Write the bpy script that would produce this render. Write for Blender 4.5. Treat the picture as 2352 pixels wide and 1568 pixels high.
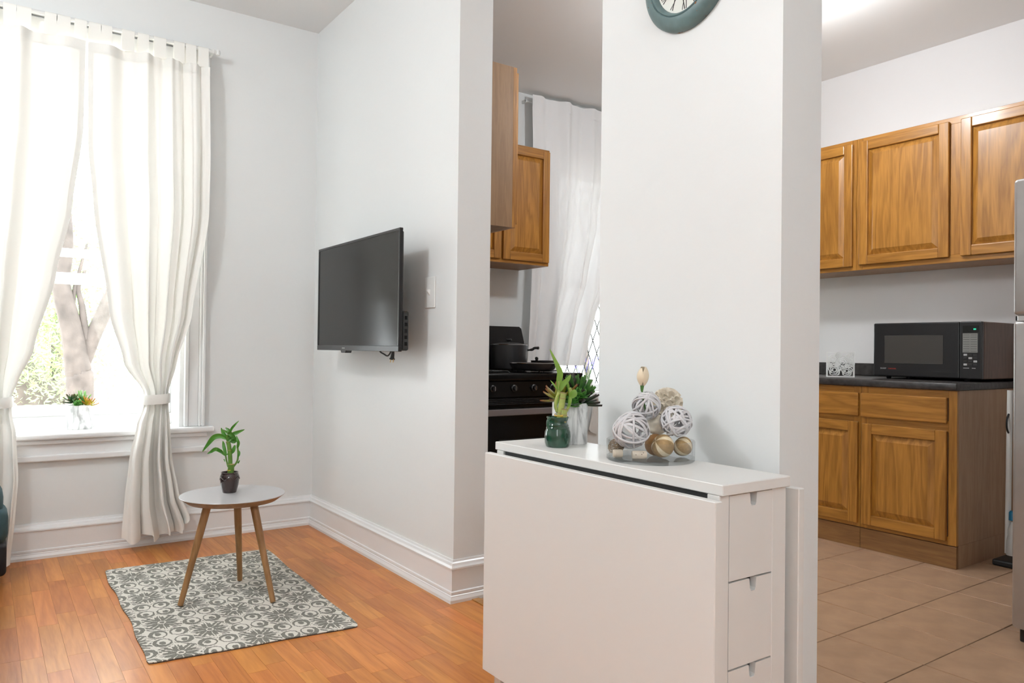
import bpy, bmesh, math, random
from mathutils import Vector, Matrix
R = math.radians
for o in list(bpy.data.objects): bpy.data.objects.remove(o, do_unlink=True)
scene = bpy.context.scene
C = scene.collection
random.seed(7)

# ------------------------------------------------------------------ camera, light, exposure
FPX = 1732.85                                   # focal length in pixels of the 2352x1568 frame
CAM_H = 1.01
YAW, PITCH, ROLL = R(35.0326), R(0.57932), R(0.69083)
cy, sy = math.cos(YAW), math.sin(YAW)
FWD = Vector((sy*math.cos(PITCH), cy*math.cos(PITCH), math.sin(PITCH)))
_r = Vector((cy, -sy, 0)); _u = _r.cross(FWD)
RIGHT = _r*math.cos(ROLL) + _u*math.sin(ROLL)
UP = -_r*math.sin(ROLL) + _u*math.cos(ROLL)
cam_d = bpy.data.cameras.new('camera'); cam = bpy.data.objects.new('camera', cam_d); C.objects.link(cam)
cam_d.sensor_width = 36.0; cam_d.lens = FPX/2352*36.0; cam_d.clip_start = 0.02; cam_d.clip_end = 200
mw = Matrix.Identity(4)
for i in range(3): mw[i][0] = RIGHT[i]; mw[i][1] = UP[i]; mw[i][2] = -FWD[i]
mw[2][3] = CAM_H
cam.matrix_world = mw
scene.camera = cam

SKY = 11.0
world = bpy.data.worlds.new('sky'); scene.world = world; world.use_nodes = True
bg = world.node_tree.nodes['Background']
bg.inputs[0].default_value = (0.93, 0.97, 1.0, 1); bg.inputs[1].default_value = SKY
LIVING_LAMP = 168.0
REAR_FILL = 72.0
KITCHEN_LAMP = 150.0
vs = scene.view_settings
vs.view_transform = 'Standard'; vs.look = 'None'; vs.gamma = 1.0; vs.exposure = 0.0; vs.use_curve_mapping = False

# ------------------------------------------------------------------ pixel helpers (a pixel gives a direction only)
CP = Vector((0, 0, CAM_H))
def ray(px, py): return RIGHT*((px-1176)/FPX) - UP*((py-784)/FPX) + FWD
def on_x(px, py, X): d = ray(px, py); return CP + d*(X/d.x)
def on_y(px, py, Y): d = ray(px, py); return CP + d*(Y/d.y)
def on_z(px, py, Z): d = ray(px, py); return CP + d*((Z-CAM_H)/d.z)
def near(px, py, base, dd=0.0):                  # point of the ray at the viewing depth of a known base point
    d = ray(px, py); return CP + d*((Vector(base)-CP).dot(FWD)+dd)
XW, YW = 1.552, 4.19                             # tv wall plane, window wall plane
XB = 1.71                                        # kitchen side of the tv wall
XK = 4.42                                        # kitchen right wall
CEIL = 2.81; KCEIL = 2.765

# ------------------------------------------------------------------ materials
def nt_new(name):
    m = bpy.data.materials.new(name); m.use_nodes = True
    return m, m.node_tree, m.node_tree.nodes['Principled BSDF']
def sset(b, **k):
    for n, v in k.items(): b.inputs[n.replace('_', ' ')].default_value = v
def simple(name, col, rough=0.5, metal=0.0, spec=0.5, bump=0.0, bscale=60, var=0.0, vscale=6, coat=0.0):
    m, nt, b = nt_new(name)
    sset(b, Base_Color=(*col, 1), Roughness=rough, Metallic=metal)
    b.inputs['Specular IOR Level'].default_value = spec
    b.inputs['Coat Weight'].default_value = coat
    L = nt.links.new
    if bump or var:
        tc = nt.nodes.new('ShaderNodeTexCoord')
    if var:
        n = nt.nodes.new('ShaderNodeTexNoise'); n.inputs['Scale'].default_value = vscale; n.inputs['Detail'].default_value = 5
        L(tc.outputs['Object'], n.inputs['Vector'])
        r = nt.nodes.new('ShaderNodeValToRGB')
        r.color_ramp.elements[0].position = .3; r.color_ramp.elements[1].position = .7
        r.color_ramp.elements[0].color = (*[c*(1-var) for c in col], 1)
        r.color_ramp.elements[1].color = (*[min(1, c*(1+var)) for c in col], 1)
        L(n.outputs['Fac'], r.inputs[0]); L(r.outputs[0], b.inputs['Base Color'])
    if bump:
        n = nt.nodes.new('ShaderNodeTexNoise'); n.inputs['Scale'].default_value = bscale; n.inputs['Detail'].default_value = 4
        L(tc.outputs['Object'], n.inputs['Vector'])
        bp = nt.nodes.new('ShaderNodeBump'); bp.inputs['Strength'].default_value = bump; bp.inputs['Distance'].default_value = .01
        L(n.outputs['Fac'], bp.inputs['Height']); L(bp.outputs[0], b.inputs['Normal'])
    return m
def wood(name, dark, light, axis='z', scale=1.0, rough=0.4, ring=1.0, coat=0.0, islands=False, tone=0.0):
    """grain stretched along one local axis; optional tone spread per object / island"""
    m, nt, b = nt_new(name); L = nt.links.new; N = nt.nodes.new
    sset(b, Roughness=rough); b.inputs['Coat Weight'].default_value = coat; b.inputs['Coat Roughness'].default_value = .15
    tc = N('ShaderNodeTexCoord'); oi = N('ShaderNodeObjectInfo')
    mp = N('ShaderNodeMapping'); s = {'x': (1.2, 14, 14), 'y': (14, 1.2, 14), 'z': (14, 14, 1.2)}[axis]
    mp.inputs['Scale'].default_value = tuple(v*scale for v in s)
    ad = N('ShaderNodeVectorMath'); ad.operation = 'ADD'
    ml = N('ShaderNodeMath'); ml.operation = 'MULTIPLY'; ml.inputs[1].default_value = 37.0
    rnd = oi.outputs['Random']
    if islands:
        g = N('ShaderNodeNewGeometry'); a2 = N('ShaderNodeMath'); a2.operation = 'ADD'
        L(oi.outputs['Random'], a2.inputs[0]); L(g.outputs['Random Per Island'], a2.inputs[1])
        fr = N('ShaderNodeMath'); fr.operation = 'FRACT'; L(a2.outputs[0], fr.inputs[0]); rnd = fr.outputs[0]
    L(rnd, ml.inputs[0]); L(tc.outputs['Object'], ad.inputs[0]); L(ml.outputs[0], ad.inputs[1])
    L(ad.outputs[0], mp.inputs['Vector'])
    n1 = N('ShaderNodeTexNoise'); n1.inputs['Scale'].default_value = 1.0; n1.inputs['Detail'].default_value = 3; n1.inputs['Distortion'].default_value = .4
    L(mp.outputs[0], n1.inputs['Vector'])
    m1 = N('ShaderNodeMath'); m1.operation = 'MULTIPLY'; m1.inputs[1].default_value = 7.0*ring; L(n1.outputs['Fac'], m1.inputs[0])
    m2 = N('ShaderNodeMath'); m2.operation = 'PINGPONG'; m2.inputs[1].default_value = .5; L(m1.outputs[0], m2.inputs[0])
    n2 = N('ShaderNodeTexNoise'); n2.inputs['Scale'].default_value = 9.0; n2.inputs['Detail'].default_value = 4; L(mp.outputs[0], n2.inputs['Vector'])
    mx = N('ShaderNodeMath'); mx.operation = 'MULTIPLY_ADD'; mx.inputs[1].default_value = .9; L(m2.outputs[0], mx.inputs[0])
    m3 = N('ShaderNodeMath'); m3.operation = 'MULTIPLY'; m3.inputs[1].default_value = .55; L(n2.outputs['Fac'], m3.inputs[0]); L(m3.outputs[0], mx.inputs[2])
    cr = N('ShaderNodeValToRGB'); cr.color_ramp.elements[0].position = .18; cr.color_ramp.elements[1].position = .8
    cr.color_ramp.elements[0].color = (*dark, 1); cr.color_ramp.elements[1].color = (*light, 1)
    L(mx.outputs[0], cr.inputs[0])
    out = cr.outputs[0]
    if tone:
        hs = N('ShaderNodeHueSaturation'); mr = N('ShaderNodeMapRange')
        mr.inputs['To Min'].default_value = 1-tone; mr.inputs['To Max'].default_value = 1+tone
        L(rnd, mr.inputs['Value']); L(mr.outputs[0], hs.inputs['Value']); L(out, hs.inputs['Color'])
        f2 = N('ShaderNodeMath'); f2.operation = 'MULTIPLY'; f2.inputs[1].default_value = 13.7; L(rnd, f2.inputs[0])
        f3 = N('ShaderNodeMath'); f3.operation = 'FRACT'; L(f2.outputs[0], f3.inputs[0])
        mr2 = N('ShaderNodeMapRange'); mr2.inputs['To Min'].default_value = .494; mr2.inputs['To Max'].default_value = .505
        L(f3.outputs[0], mr2.inputs['Value']); L(mr2.outputs[0], hs.inputs['Hue'])
        out = hs.outputs[0]
    L(out, b.inputs['Base Color'])
    bp = N('ShaderNodeBump'); bp.inputs['Strength'].default_value = .12; bp.inputs['Distance'].default_value = .003
    L(mx.outputs[0], bp.inputs['Height']); L(bp.outputs[0], b.inputs['Normal'])
    return m
def leafmat(name, base, tip, rough=.4):
    m, nt, b = nt_new(name); L = nt.links.new
    tc = nt.nodes.new('ShaderNodeTexCoord'); sp = nt.nodes.new('ShaderNodeSeparateXYZ'); cr = nt.nodes.new('ShaderNodeValToRGB')
    cr.color_ramp.elements[0].position = .45; cr.color_ramp.elements[1].position = .98
    cr.color_ramp.elements[0].color = (*base, 1); cr.color_ramp.elements[1].color = (*tip, 1)
    L(tc.outputs['Generated'], sp.inputs[0]); L(sp.outputs['Z'], cr.inputs[0]); L(cr.outputs[0], b.inputs['Base Color'])
    tr = nt.nodes.new('ShaderNodeBsdfTranslucent'); L(cr.outputs[0], tr.inputs[0])
    mx = nt.nodes.new('ShaderNodeMixShader'); mx.inputs[0].default_value = .25
    L(b.outputs[0], mx.inputs[1]); L(tr.outputs[0], mx.inputs[2]); L(mx.outputs[0], nt.nodes['Material Output'].inputs[0])
    sset(b, Roughness=rough)
    return m
def fabric_sheer(name, col, trans, clear=0.0):
    m, nt, b = nt_new(name); L = nt.links.new; N = nt.nodes.new
    nt.nodes.remove(b)
    d = N('ShaderNodeBsdfDiffuse'); d.inputs[0].default_value = (*col, 1)
    t = N('ShaderNodeBsdfTranslucent'); t.inputs[0].default_value = (*col, 1)
    tc = N('ShaderNodeTexCoord'); w = N('ShaderNodeTexNoise'); w.inputs['Scale'].default_value = 3.0
    mp = N('ShaderNodeMapping'); mp.inputs['Scale'].default_value = (60, 60, 260); L(tc.outputs['Object'], mp.inputs[0]); L(mp.outputs[0], w.inputs['Vector'])
    bp = N('ShaderNodeBump'); bp.inputs['Strength'].default_value = .15; bp.inputs['Distance'].default_value = .002
    L(w.outputs['Fac'], bp.inputs['Height']); L(bp.outputs[0], d.inputs['Normal'])
    mx = N('ShaderNodeMixShader'); mx.inputs[0].default_value = trans
    L(d.outputs[0], mx.inputs[1]); L(t.outputs[0], mx.inputs[2]); out = mx.outputs[0]
    if clear:
        tp = N('ShaderNodeBsdfTransparent'); m2 = N('ShaderNodeMixShader'); m2.inputs[0].default_value = clear
        L(out, m2.inputs[1]); L(tp.outputs[0], m2.inputs[2]); out = m2.outputs[0]
    L(out, nt.nodes['Material Output'].inputs[0])
    return m
def pane_mat(name, col=(.97, .985, .98)):
    m, nt, b = nt_new(name); L = nt.links.new; N = nt.nodes.new; nt.nodes.remove(b)
    t = N('ShaderNodeBsdfTransparent'); t.inputs[0].default_value = (*col, 1)
    g = N('ShaderNodeBsdfGlossy'); g.inputs['Roughness'].default_value = .02
    lw = N('ShaderNodeLayerWeight'); lw.inputs['Blend'].default_value = .5
    pw_ = N('ShaderNodeMath'); pw_.operation = 'POWER'; pw_.inputs[1].default_value = 4.0; L(lw.outputs['Facing'], pw_.inputs[0])
    ma_ = N('ShaderNodeMath'); ma_.operation = 'MULTIPLY_ADD'; ma_.inputs[1].default_value = .6; ma_.inputs[2].default_value = .03; L(pw_.outputs[0], ma_.inputs[0])
    mx = N('ShaderNodeMixShader'); L(ma_.outputs[0], mx.inputs[0]); L(t.outputs[0], mx.inputs[1]); L(g.outputs[0], mx.inputs[2])
    L(mx.outputs[0], nt.nodes['Material Output'].inputs[0]); return m
def emit(name, col, s):
    m, nt, b = nt_new(name); sset(b, Base_Color=(*col, 1)); b.inputs['Emission Color'].default_value = (*col, 1); b.inputs['Emission Strength'].default_value = s
    return m
def marble(name):
    m, nt, b = nt_new(name); L = nt.links.new; N = nt.nodes.new; sset(b, Roughness=.35)
    tc = N('ShaderNodeTexCoord'); mp = N('ShaderNodeMapping'); mp.inputs['Scale'].default_value = (22, 22, 7); mp.inputs['Rotation'].default_value = (.35, .25, 0)
    n = N('ShaderNodeTexNoise'); n.inputs['Scale'].default_value = 1.3; n.inputs['Detail'].default_value = 8; n.inputs['Distortion'].default_value = 1.2
    cr = N('ShaderNodeValToRGB'); e = cr.color_ramp.elements
    e[0].position = .36; e[0].color = (.42, .42, .42, 1); e[1].position = .5; e[1].color = (.84, .84, .83, 1)
    L(tc.outputs['Object'], mp.inputs[0]); L(mp.outputs[0], n.inputs['Vector']); L(n.outputs['Fac'], cr.inputs[0]); L(cr.outputs[0], b.inputs['Base Color'])
    return m

M = {}
M['wall'] = simple('wall_paint', (.83, .84, .835), .38, spec=.35, bump=.05, bscale=40)
M['wall_k'] = simple('kitchen_paint', (.82, .80, .80), .5, spec=.3, bump=.05, bscale=40)
M['ceil'] = simple('ceiling_paint', (.90, .89, .88), .6)
M['trim'] = simple('gloss_trim_paint', (.86, .86, .86), .25, bump=.04, bscale=25)
M['plank'] = wood('laminate_strip', (.45, .155, .036), (.62, .24, .062), 'y', 1.0, .34, .6, coat=.08, islands=True, tone=.12)
M['plank'].node_tree.nodes['Principled BSDF'].inputs['Specular IOR Level'].default_value = .22
M['gap'] = simple('dark_joint', (.26, .095, .03), .6)
M['tile'] = simple('tile_tan', (.42, .265, .165), .42, bump=.12, bscale=30, var=.14, vscale=9)
M['grout'] = simple('grout', (.17, .11, .075), .9, var=.3, vscale=20)
M['oak'] = wood('oak_upright', (.27, .108, .014), (.48, .215, .036), 'z', 1.0, .36, .8, coat=.2)
M['oak_x'] = wood('oak_level', (.27, .108, .014), (.48, .215, .036), 'x', 1.0, .36, .8, coat=.2)
M['oak_side'] = wood('oak_side_laminate', (.38, .23, .13), (.47, .30, .18), 'z', 2.0, .5, .5)
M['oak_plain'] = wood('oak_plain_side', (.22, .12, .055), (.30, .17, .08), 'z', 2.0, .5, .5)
M['oak_toe'] = wood('oak_toe_board', (.20, .09, .03), (.31, .15, .05), 'x', 1.5, .5, .6)
M['legwood'] = wood('leg_wood', (.25, .125, .045), (.36, .19, .075), 'z', 1.6, .45, .5)
M['white_lam'] = simple('white_lacquer', (.79, .775, .75), .32, spec=.4)
M['hinge_gap_shade'] = simple('dark_hinge_and_gap', (.03, .03, .03), .5)  # hinge colour, also the painted gap shade on the white table
M['table_grey'] = simple('grey_laminate', (.50, .48, .48), .28)
M['black'] = simple('black_plastic', (.012, .012, .013), .28)
M['black_m'] = simple('black_matte', (.02, .02, .02), .5)
M['black_en'] = simple('black_enamel', (.005, .005, .005), .2, spec=.22)
M['pan'] = simple('nonstick', (.022, .022, .024), .35)
M['chrome'] = simple('chrome', (.75, .75, .75), .15, metal=1)
M['brass'] = simple('brass', (.7, .5, .2), .3, metal=1)
M['screen'] = simple('tv_screen', (.022, .022, .021), .16, spec=.18)
M['steel'] = simple('brushed_steel', (.52, .50, .49), .38, metal=.85, var=.06, vscale=12)
M['fridge_side'] = simple('fridge_side', (.06, .06, .065), .5)
M['counter'] = simple('dark_counter', (.035, .031, .030), .38, bump=.2, bscale=45, var=.45, vscale=35)
M['mw_side'] = wood('microwave_case', (.12, .075, .055), (.18, .115, .085), 'z', 3, .5, .4)
M['mw_glass'] = simple('microwave_window', (.055, .05, .045), .25)
M['keypad'] = simple('keypad_label', (.25, .25, .235), .5)
M['greenled'] = emit('green_led', (.03, .6, .35), .6)
M['greyprint'] = simple('grey_print', (.45, .45, .45), .5)
M['redprint'] = simple('red_print', (.5, .05, .03), .5)
M['white'] = simple('white_plastic', (.84, .84, .82), .35)
M['whitemetal'] = simple('white_painted_metal', (.82, .82, .80), .4)
M['teal'] = simple('clock_teal', (.12, .185, .19), .42, var=.25, vscale=18)
M['rust'] = simple('clock_rust', (.22, .09, .03), .7)
M['dial'] = simple('clock_dial', (.80, .80, .74), .5)
M['ink'] = simple('numeral_ink', (.05, .04, .04), .6)
M['ink_red'] = simple('numeral_brown', (.16, .06, .05), .6)
M['curtain'] = fabric_sheer('cream_linen', (.975, .955, .915), .055)
M['curtain_hem'] = fabric_sheer('cream_linen_double', (.96, .945, .90), .025)
M['sheer'] = fabric_sheer('white_sheer', (.95, .95, .96), .045, .012)
M['pane'] = pane_mat('window_pane')
M['marble'] = marble('marble_print')
M['soil'] = simple('soil', (.05, .035, .025), .9, bump=.5, bscale=200)
M['greenglaze'] = simple('green_glaze', (.012, .062, .032), .12, var=.3, vscale=20, coat=.5)
M['brownglaze'] = simple('brown_glaze', (.035, .018, .016), .15, coat=.5)
M['bamboo'] = simple('bamboo_stalk', (.36, .42, .11), .4, var=.25, vscale=30)
M['bamboo_d'] = simple('bamboo_dark', (.10, .22, .03), .4, var=.25, vscale=30)
M['node'] = simple('bamboo_node', (.33, .25, .10), .6)
M['gold'] = simple('gold_wire', (.65, .40, .05), .35, metal=.6)
M['lf_bam'] = leafmat('bamboo_leaf', (.20, .36, .05), (.25, .42, .07))
M['lf_bam_d'] = leafmat('bamboo_leaf_dark', (.06, .22, .025), (.09, .26, .03))
M['lf_yel'] = leafmat('yellow_leaf', (.33, .36, .03), (.30, .10, .04))
M['lf_org'] = leafmat('orange_leaf', (.55, .50, .04), (.60, .16, .03))
M['lf_dark'] = leafmat('dark_paddle', (.035, .085, .035), (.06, .04, .035))
M['lf_mid'] = leafmat('mid_paddle', (.06, .20, .07), (.14, .10, .04))
M['lf_round'] = leafmat('round_leaf', (.07, .26, .04), (.12, .34, .06))
M['lf_spike'] = leafmat('spike_leaf', (.03, .11, .03), (.07, .20, .03))
M['lf_spikel'] = leafmat('spike_leaf_light', (.16, .38, .10), (.30, .50, .20))
M['rattan'] = simple('whitewashed_rattan', (.64, .625, .64), .6, var=.16, vscale=60)
M['glass'] = None
M['fibre'] = simple('dried_fibre', (.34, .24, .15), .8, var=.3, vscale=60)
M['cream'] = simple('cream_shaving', (.80, .68, .50), .6)
M['stem'] = simple('green_stem', (.06, .16, .03), .5)
M['stickwood'] = simple('pale_stick', (.72, .62, .50), .6, var=.1, vscale=60)
M['dot'] = simple('dark_dot', (.08, .04, .03), .8)
M['brownball'] = simple('brown_ball', (.34, .17, .06), .5, var=.2, vscale=40)
M['bark'] = simple('white_bark', (.78, .70, .58), .7, var=.15, vscale=70)
M['trunk'] = simple('tree_bark', (.085, .068, .06), .9, bump=.8, bscale=14, var=.35, vscale=9)
M['foliage'] = simple('foliage', (.34, .55, .20), .6)
M['ground'] = simple('pale_ground', (.62, .56, .47), .95, var=.3, vscale=1.5)
M['sofa'] = simple('teal_upholstery', (.035, .075, .085), .85, bump=.25, bscale=400, var=.15, vscale=30)
M['sofa_d'] = simple('black_upholstery', (.012, .012, .014), .8, bump=.2, bscale=300)
M['blue'] = simple('blue_plastic', (.01, .16, .32), .35)
M['clearpl'] = simple('translucent_plastic', (.55, .54, .52), .3)
M['lav'] = simple('lavender_bloom', (.30, .26, .62), .7)
M['lavstem'] = simple('lavender_stem', (.20, .30, .16), .7)
M['towel'] = simple('white_cloth', (.82, .81, .79), .9)
M['brick_out'] = simple('pale_render', (.62, .58, .54), .9)
m, nt, b = nt_new('clear_glass'); sset(b, Base_Color=(.985, .99, .99, 1), Roughness=.0, IOR=1.48); b.inputs['Transmission Weight'].default_value = 1.0; M['glass'] = m
# striped gourd
m, nt, b = nt_new('striped_gourd'); L = nt.links.new
tc = nt.nodes.new('ShaderNodeTexCoord'); sp = nt.nodes.new('ShaderNodeSeparateXYZ'); L(tc.outputs['Object'], sp.inputs[0])
at2 = nt.nodes.new('ShaderNodeMath'); at2.operation = 'ARCTAN2'; L(sp.outputs['Y'], at2.inputs[0]); L(sp.outputs['X'], at2.inputs[1])
mu = nt.nodes.new('ShaderNodeMath'); mu.operation = 'MULTIPLY'; mu.inputs[1].default_value = 4/(2*math.pi); L(at2.outputs[0], mu.inputs[0])
fr = nt.nodes.new('ShaderNodeMath'); fr.operation = 'PINGPONG'; fr.inputs[1].default_value = .5; L(mu.outputs[0], fr.inputs[0])
cr = nt.nodes.new('ShaderNodeValToRGB'); cr.color_ramp.elements[0].position = .34; cr.color_ramp.elements[1].position = .38
cr.color_ramp.elements[0].color = (.36, .23, .10, 1); cr.color_ramp.elements[1].color = (.78, .66, .46, 1)
ns = nt.nodes.new('ShaderNodeTexNoise'); ns.inputs['Scale'].default_value = 160; L(tc.outputs['Object'], ns.inputs['Vector'])
mxx = nt.nodes.new('ShaderNodeMixRGB'); mxx.blend_type = 'OVERLAY'; mxx.inputs[0].default_value = .45
L(fr.outputs[0], cr.inputs[0]); L(cr.outputs[0], mxx.inputs[1]); L(ns.outputs['Fac'], mxx.inputs[2]); L(mxx.outputs[0], b.inputs['Base Color']); sset(b, Roughness=.6)
M['gourd'] = m

# ------------------------------------------------------------------ mesh helpers
def obj(name, bm, mat, parent=None, smooth=False, loc=None):
    me = bpy.data.meshes.new(name)
    bmesh.ops.recalc_face_normals(bm, faces=bm.faces)
    bm.to_mesh(me); bm.free()
    if smooth:
        for p in me.polygons: p.use_smooth = True
        if smooth != 'all':
            me.set_sharp_from_angle(angle=R(38))
    if mat: me.materials.append(M[mat])
    o = bpy.data.objects.new(name, me); C.objects.link(o)
    if parent: o.parent = parent
    if loc is not None: o.location = loc
    return o
def inst(name, me, parent, mtx):
    o = bpy.data.objects.new(name, me); C.objects.link(o); o.parent = parent; o.matrix_local = mtx; return o
def thing(name, label, cat, loc=(0, 0, 0), rz=0, group=None):
    o = bpy.data.objects.new(name, None); C.objects.link(o); o.empty_display_size = .05
    o.location = loc; o.rotation_euler = (0, 0, rz); o['label'] = label; o['category'] = cat
    if group: o['group'] = group
    return o
def tag(o, label, cat, group=None):
    o['label'] = label; o['category'] = cat
    if group: o['group'] = group
    return o
def struct(o): o['kind'] = 'structure'; return o
def B(): return bmesh.new()
def box(bm, x0, y0, z0, x1, y1, z1, bev=0.0, seg=1):
    r = bmesh.ops.create_cube(bm, size=1.0); vs_ = r['verts']
    for v in vs_:
        v.co = Vector((x0+(v.co.x+.5)*(x1-x0), y0+(v.co.y+.5)*(y1-y0), z0+(v.co.z+.5)*(z1-z0)))
    if bev > 0:
        es = list({e for v in vs_ for e in v.link_edges})
        bmesh.ops.bevel(bm, geom=es, offset=bev, segments=seg, profile=.5, affect='EDGES', clamp_overlap=True)
    return bm
def prism(bm, poly, z0, z1, f=lambda p, z: Vector((p[0], p[1], z))):
    a = [bm.verts.new(f(p, z0)) for p in poly]; c = [bm.verts.new(f(p, z1)) for p in poly]
    n = len(poly)
    bm.faces.new(a[::-1]); bm.faces.new(c)
    for i in range(n): bm.faces.new((a[i], a[(i+1) % n], c[(i+1) % n], c[i]))
    return bm
def lathe(bm, prof, n=32, cx=0, cy_=0, cz=0, sx=1, sy_=1):
    rings = []
    for r, z in prof:
        if r <= 1e-6: rings.append([bm.verts.new((cx, cy_, cz+z))])
        else: rings.append([bm.verts.new((cx+sx*r*math.cos(2*math.pi*i/n), cy_+sy_*r*math.sin(2*math.pi*i/n), cz+z)) for i in range(n)])
    for a, c in zip(rings, rings[1:]):
        for i in range(n):
            j = (i+1) % n
            if len(a) == 1 and len(c) == 1: continue
            if len(a) == 1: bm.faces.new((a[0], c[i], c[j]))
            elif len(c) == 1: bm.faces.new((a[i], a[j], c[0]))
            else: bm.faces.new((a[i], a[j], c[j], c[i]))
    return bm
def tube(bm, pts, rad, n=10, cap=True):
    pts = [Vector(p) for p in pts]; m_ = len(pts)
    rad = rad if hasattr(rad, '__len__') else [rad]*m_
    rings = []; prev = None
    for i, p in enumerate(pts):
        t = (pts[min(i+1, m_-1)]-pts[max(i-1, 0)]).normalized()
        if prev is None:
            a = Vector((0, 0, 1)) if abs(t.z) < .9 else Vector((1, 0, 0)); u = t.cross(a).normalized()
        else: u = (prev-t*prev.dot(t)).normalized()
        prev = u; w = t.cross(u)
        rings.append([bm.verts.new(p+(u*math.cos(2*math.pi*k/n)+w*math.sin(2*math.pi*k/n))*rad[i]) for k in range(n)])
    for a, c in zip(rings, rings[1:]):
        for k in range(n): bm.faces.new((a[k], a[(k+1) % n], c[(k+1) % n], c[k]))
    if cap: bm.faces.new(rings[0][::-1]); bm.faces.new(rings[-1])
    return bm
def smooth_path(pts, k=6):
    pts = [Vector(p) for p in pts]; out = []
    for i in range(len(pts)-1):
        p0 = pts[max(i-1, 0)]; p1 = pts[i]; p2 = pts[i+1]; p3 = pts[min(i+2, len(pts)-1)]
        for j in range(k):
            t = j/k
            out.append(.5*((2*p1)+(p2-p0)*t+(2*p0-5*p1+4*p2-p3)*t*t+(3*p1-p0-3*p2+p3)*t**3))
    out.append(pts[-1]); return out
def lerp_table(tab, z):                          # tab sorted by decreasing z: (z, a, b, ...)
    if z >= tab[0][0]: return tab[0][1:]
    for p, q in zip(tab, tab[1:]):
        if z >= q[0]:
            t = (p[0]-z)/(p[0]-q[0]); t = t*t*(3-2*t)*.5+t*.5
            return tuple(a+(c-a)*t for a, c in zip(p[1:], q[1:]))
    return tab[-1][1:]
def text_mesh(name, s, size, mat, parent, mtx):
    cu = bpy.data.curves.new(name, 'FONT'); cu.body = s; cu.size = size; cu.extrude = .0003
    to = bpy.data.objects.new(name, cu); C.objects.link(to)
    dg = bpy.context.evaluated_depsgraph_get(); me = bpy.data.meshes.new_from_object(to.evaluated_get(dg))
    bpy.data.objects.remove(to); me.name = name; me.materials.clear(); me.materials.append(M[mat])
    o = bpy.data.objects.new(name, me); C.objects.link(o); o.parent = parent; o.matrix_local = mtx; return o

# ------------------------------------------------------------------ the setting: floors
fl = struct(obj('floor', box(B(), -.95, -1.6, -.10, 1.64, YW, -.0022), 'gap'))
rest = B(); W = .0635; k0 = int((-.95-.176)/W)
SHOW_Y = 1.55
for k in range(k0, 40):
    x0 = .176+k*W; x1 = x0+W
    if x1 <= -.95 or x0 >= 1.64: continue
    x0 = max(x0, -.95); x1 = min(x1, 1.64)
    y = -1.6-random.random()*.4
    while y < YW:
        ln = random.choice((.22, .28, .34, .40, .46)); y1 = min(y+ln, YW); ya = max(y, -1.6)
        if y1-ya > .01:
            if y1 > SHOW_Y and x1 > -.12:
                p = obj('plank', box(B(), -(x1-x0)/2+.0003, -(y1-ya)/2+.0003, -.012, (x1-x0)/2-.0003, (y1-ya)/2-.0003, 0), 'plank', fl)
                p.location = ((x0+x1)/2, (ya+y1)/2, 0)
            else: box(rest, x0+.0004, ya+.0004, -.012, x1-.0004, y1-.0004, 0)
        y += ln
ro = obj('plank_field', rest, 'plank', fl); ro['kind'] = 'stuff'

fk = struct(obj('floor_kitchen', box(B(), 1.64, -.6, -.10, XK, YW, -.004), 'grout'))
tile_cache = {}
TX0, TY0, TPX, TPY = 2.23-2*.293, 1.242-.304*7, .293, .304
for i in range(10):
    for j in range(18):
        x0 = TX0+i*TPX; x1 = min(x0+TPX, XK); y0 = max(TY0+j*TPY, -.6); y1 = min(TY0+(j+1)*TPY, YW)
        if x1-x0 < .02 or y1-y0 < .02: continue
        key = (round(x1-x0, 3), round(y1-y0, 3))
        if key not in tile_cache:
            g = .0022
            o = obj('floor_tile', box(B(), -(x1-x0)/2+g, -(y1-y0)/2+g, -.008, (x1-x0)/2-g, (y1-y0)/2-g, 0, .0012), 'tile', fk)
            tile_cache[key] = o.data
        else:
            o = bpy.data.objects.new('floor_tile', tile_cache[key]); C.objects.link(o); o.parent = fk
        o.location = ((x0+x1)/2, (y0+y1)/2, random.uniform(-.0006, 0))
th = struct(obj('trim_1', box(B(), 1.625, 1.747, .0002, 1.66, 2.604, .004, .0015), 'oak_x'))

# ceilings
struct(obj('ceiling', box(B(), -1.05, -1.7, CEIL, XB, YW+.3, CEIL+.1), 'ceil'))
struct(obj('ceiling_kitchen', box(B(), XB, -.7, KCEIL, XK+.1, YW+.3, KCEIL+.1), 'ceil'))

# walls
W1 = (-.13, .857, .56, 2.44)                      # living window opening x0 x1 z0 z1
W2 = (3.31, 4.10, .68, 2.36)                      # kitchen window opening
bm = B(); T = YW+.30
box(bm, -1.05, YW, -.1, W1[0], T, CEIL+.1); box(bm, W1[0], YW, -.1, W1[1], T, W1[2]); box(bm, W1[0], YW, W1[3], W1[1], T, CEIL+.1)
box(bm, W1[1], YW, -.1, W2[0], T, CEIL+.1); box(bm, W2[0], YW, -.1, W2[1], T, W2[2]); box(bm, W2[0], YW, W2[3], W2[1], T, CEIL+.1)
box(bm, W2[1], YW, -.1, XK+.1, T, CEIL+.1)
struct(obj('wall_back', bm, 'wall'))
struct(obj('wall_right', box(B(), XW, 2.604, -.1, XB, YW, CEIL), 'wall'))
struct(obj('wall_pillar', box(B(), XW, 1.102, -.1, XB, 1.747, CEIL), 'wall'))
struct(obj('wall_partition', box(B(), XW, -1.7, -.1, XB, -.40, CEIL), 'wall'))
bm = B(); box(bm, XW, 1.747, 2.52, XB, 2.604, CEIL); box(bm, XW, -.40, 2.52, XB, 1.102, CEIL)
struct(obj('wall_header', bm, 'wall'))
W3 = (-1.3, -.7, .95, 2.2)                        # unseen side window behind the viewpoint, added for fill daylight: y0 y1 z0 z1
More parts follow.
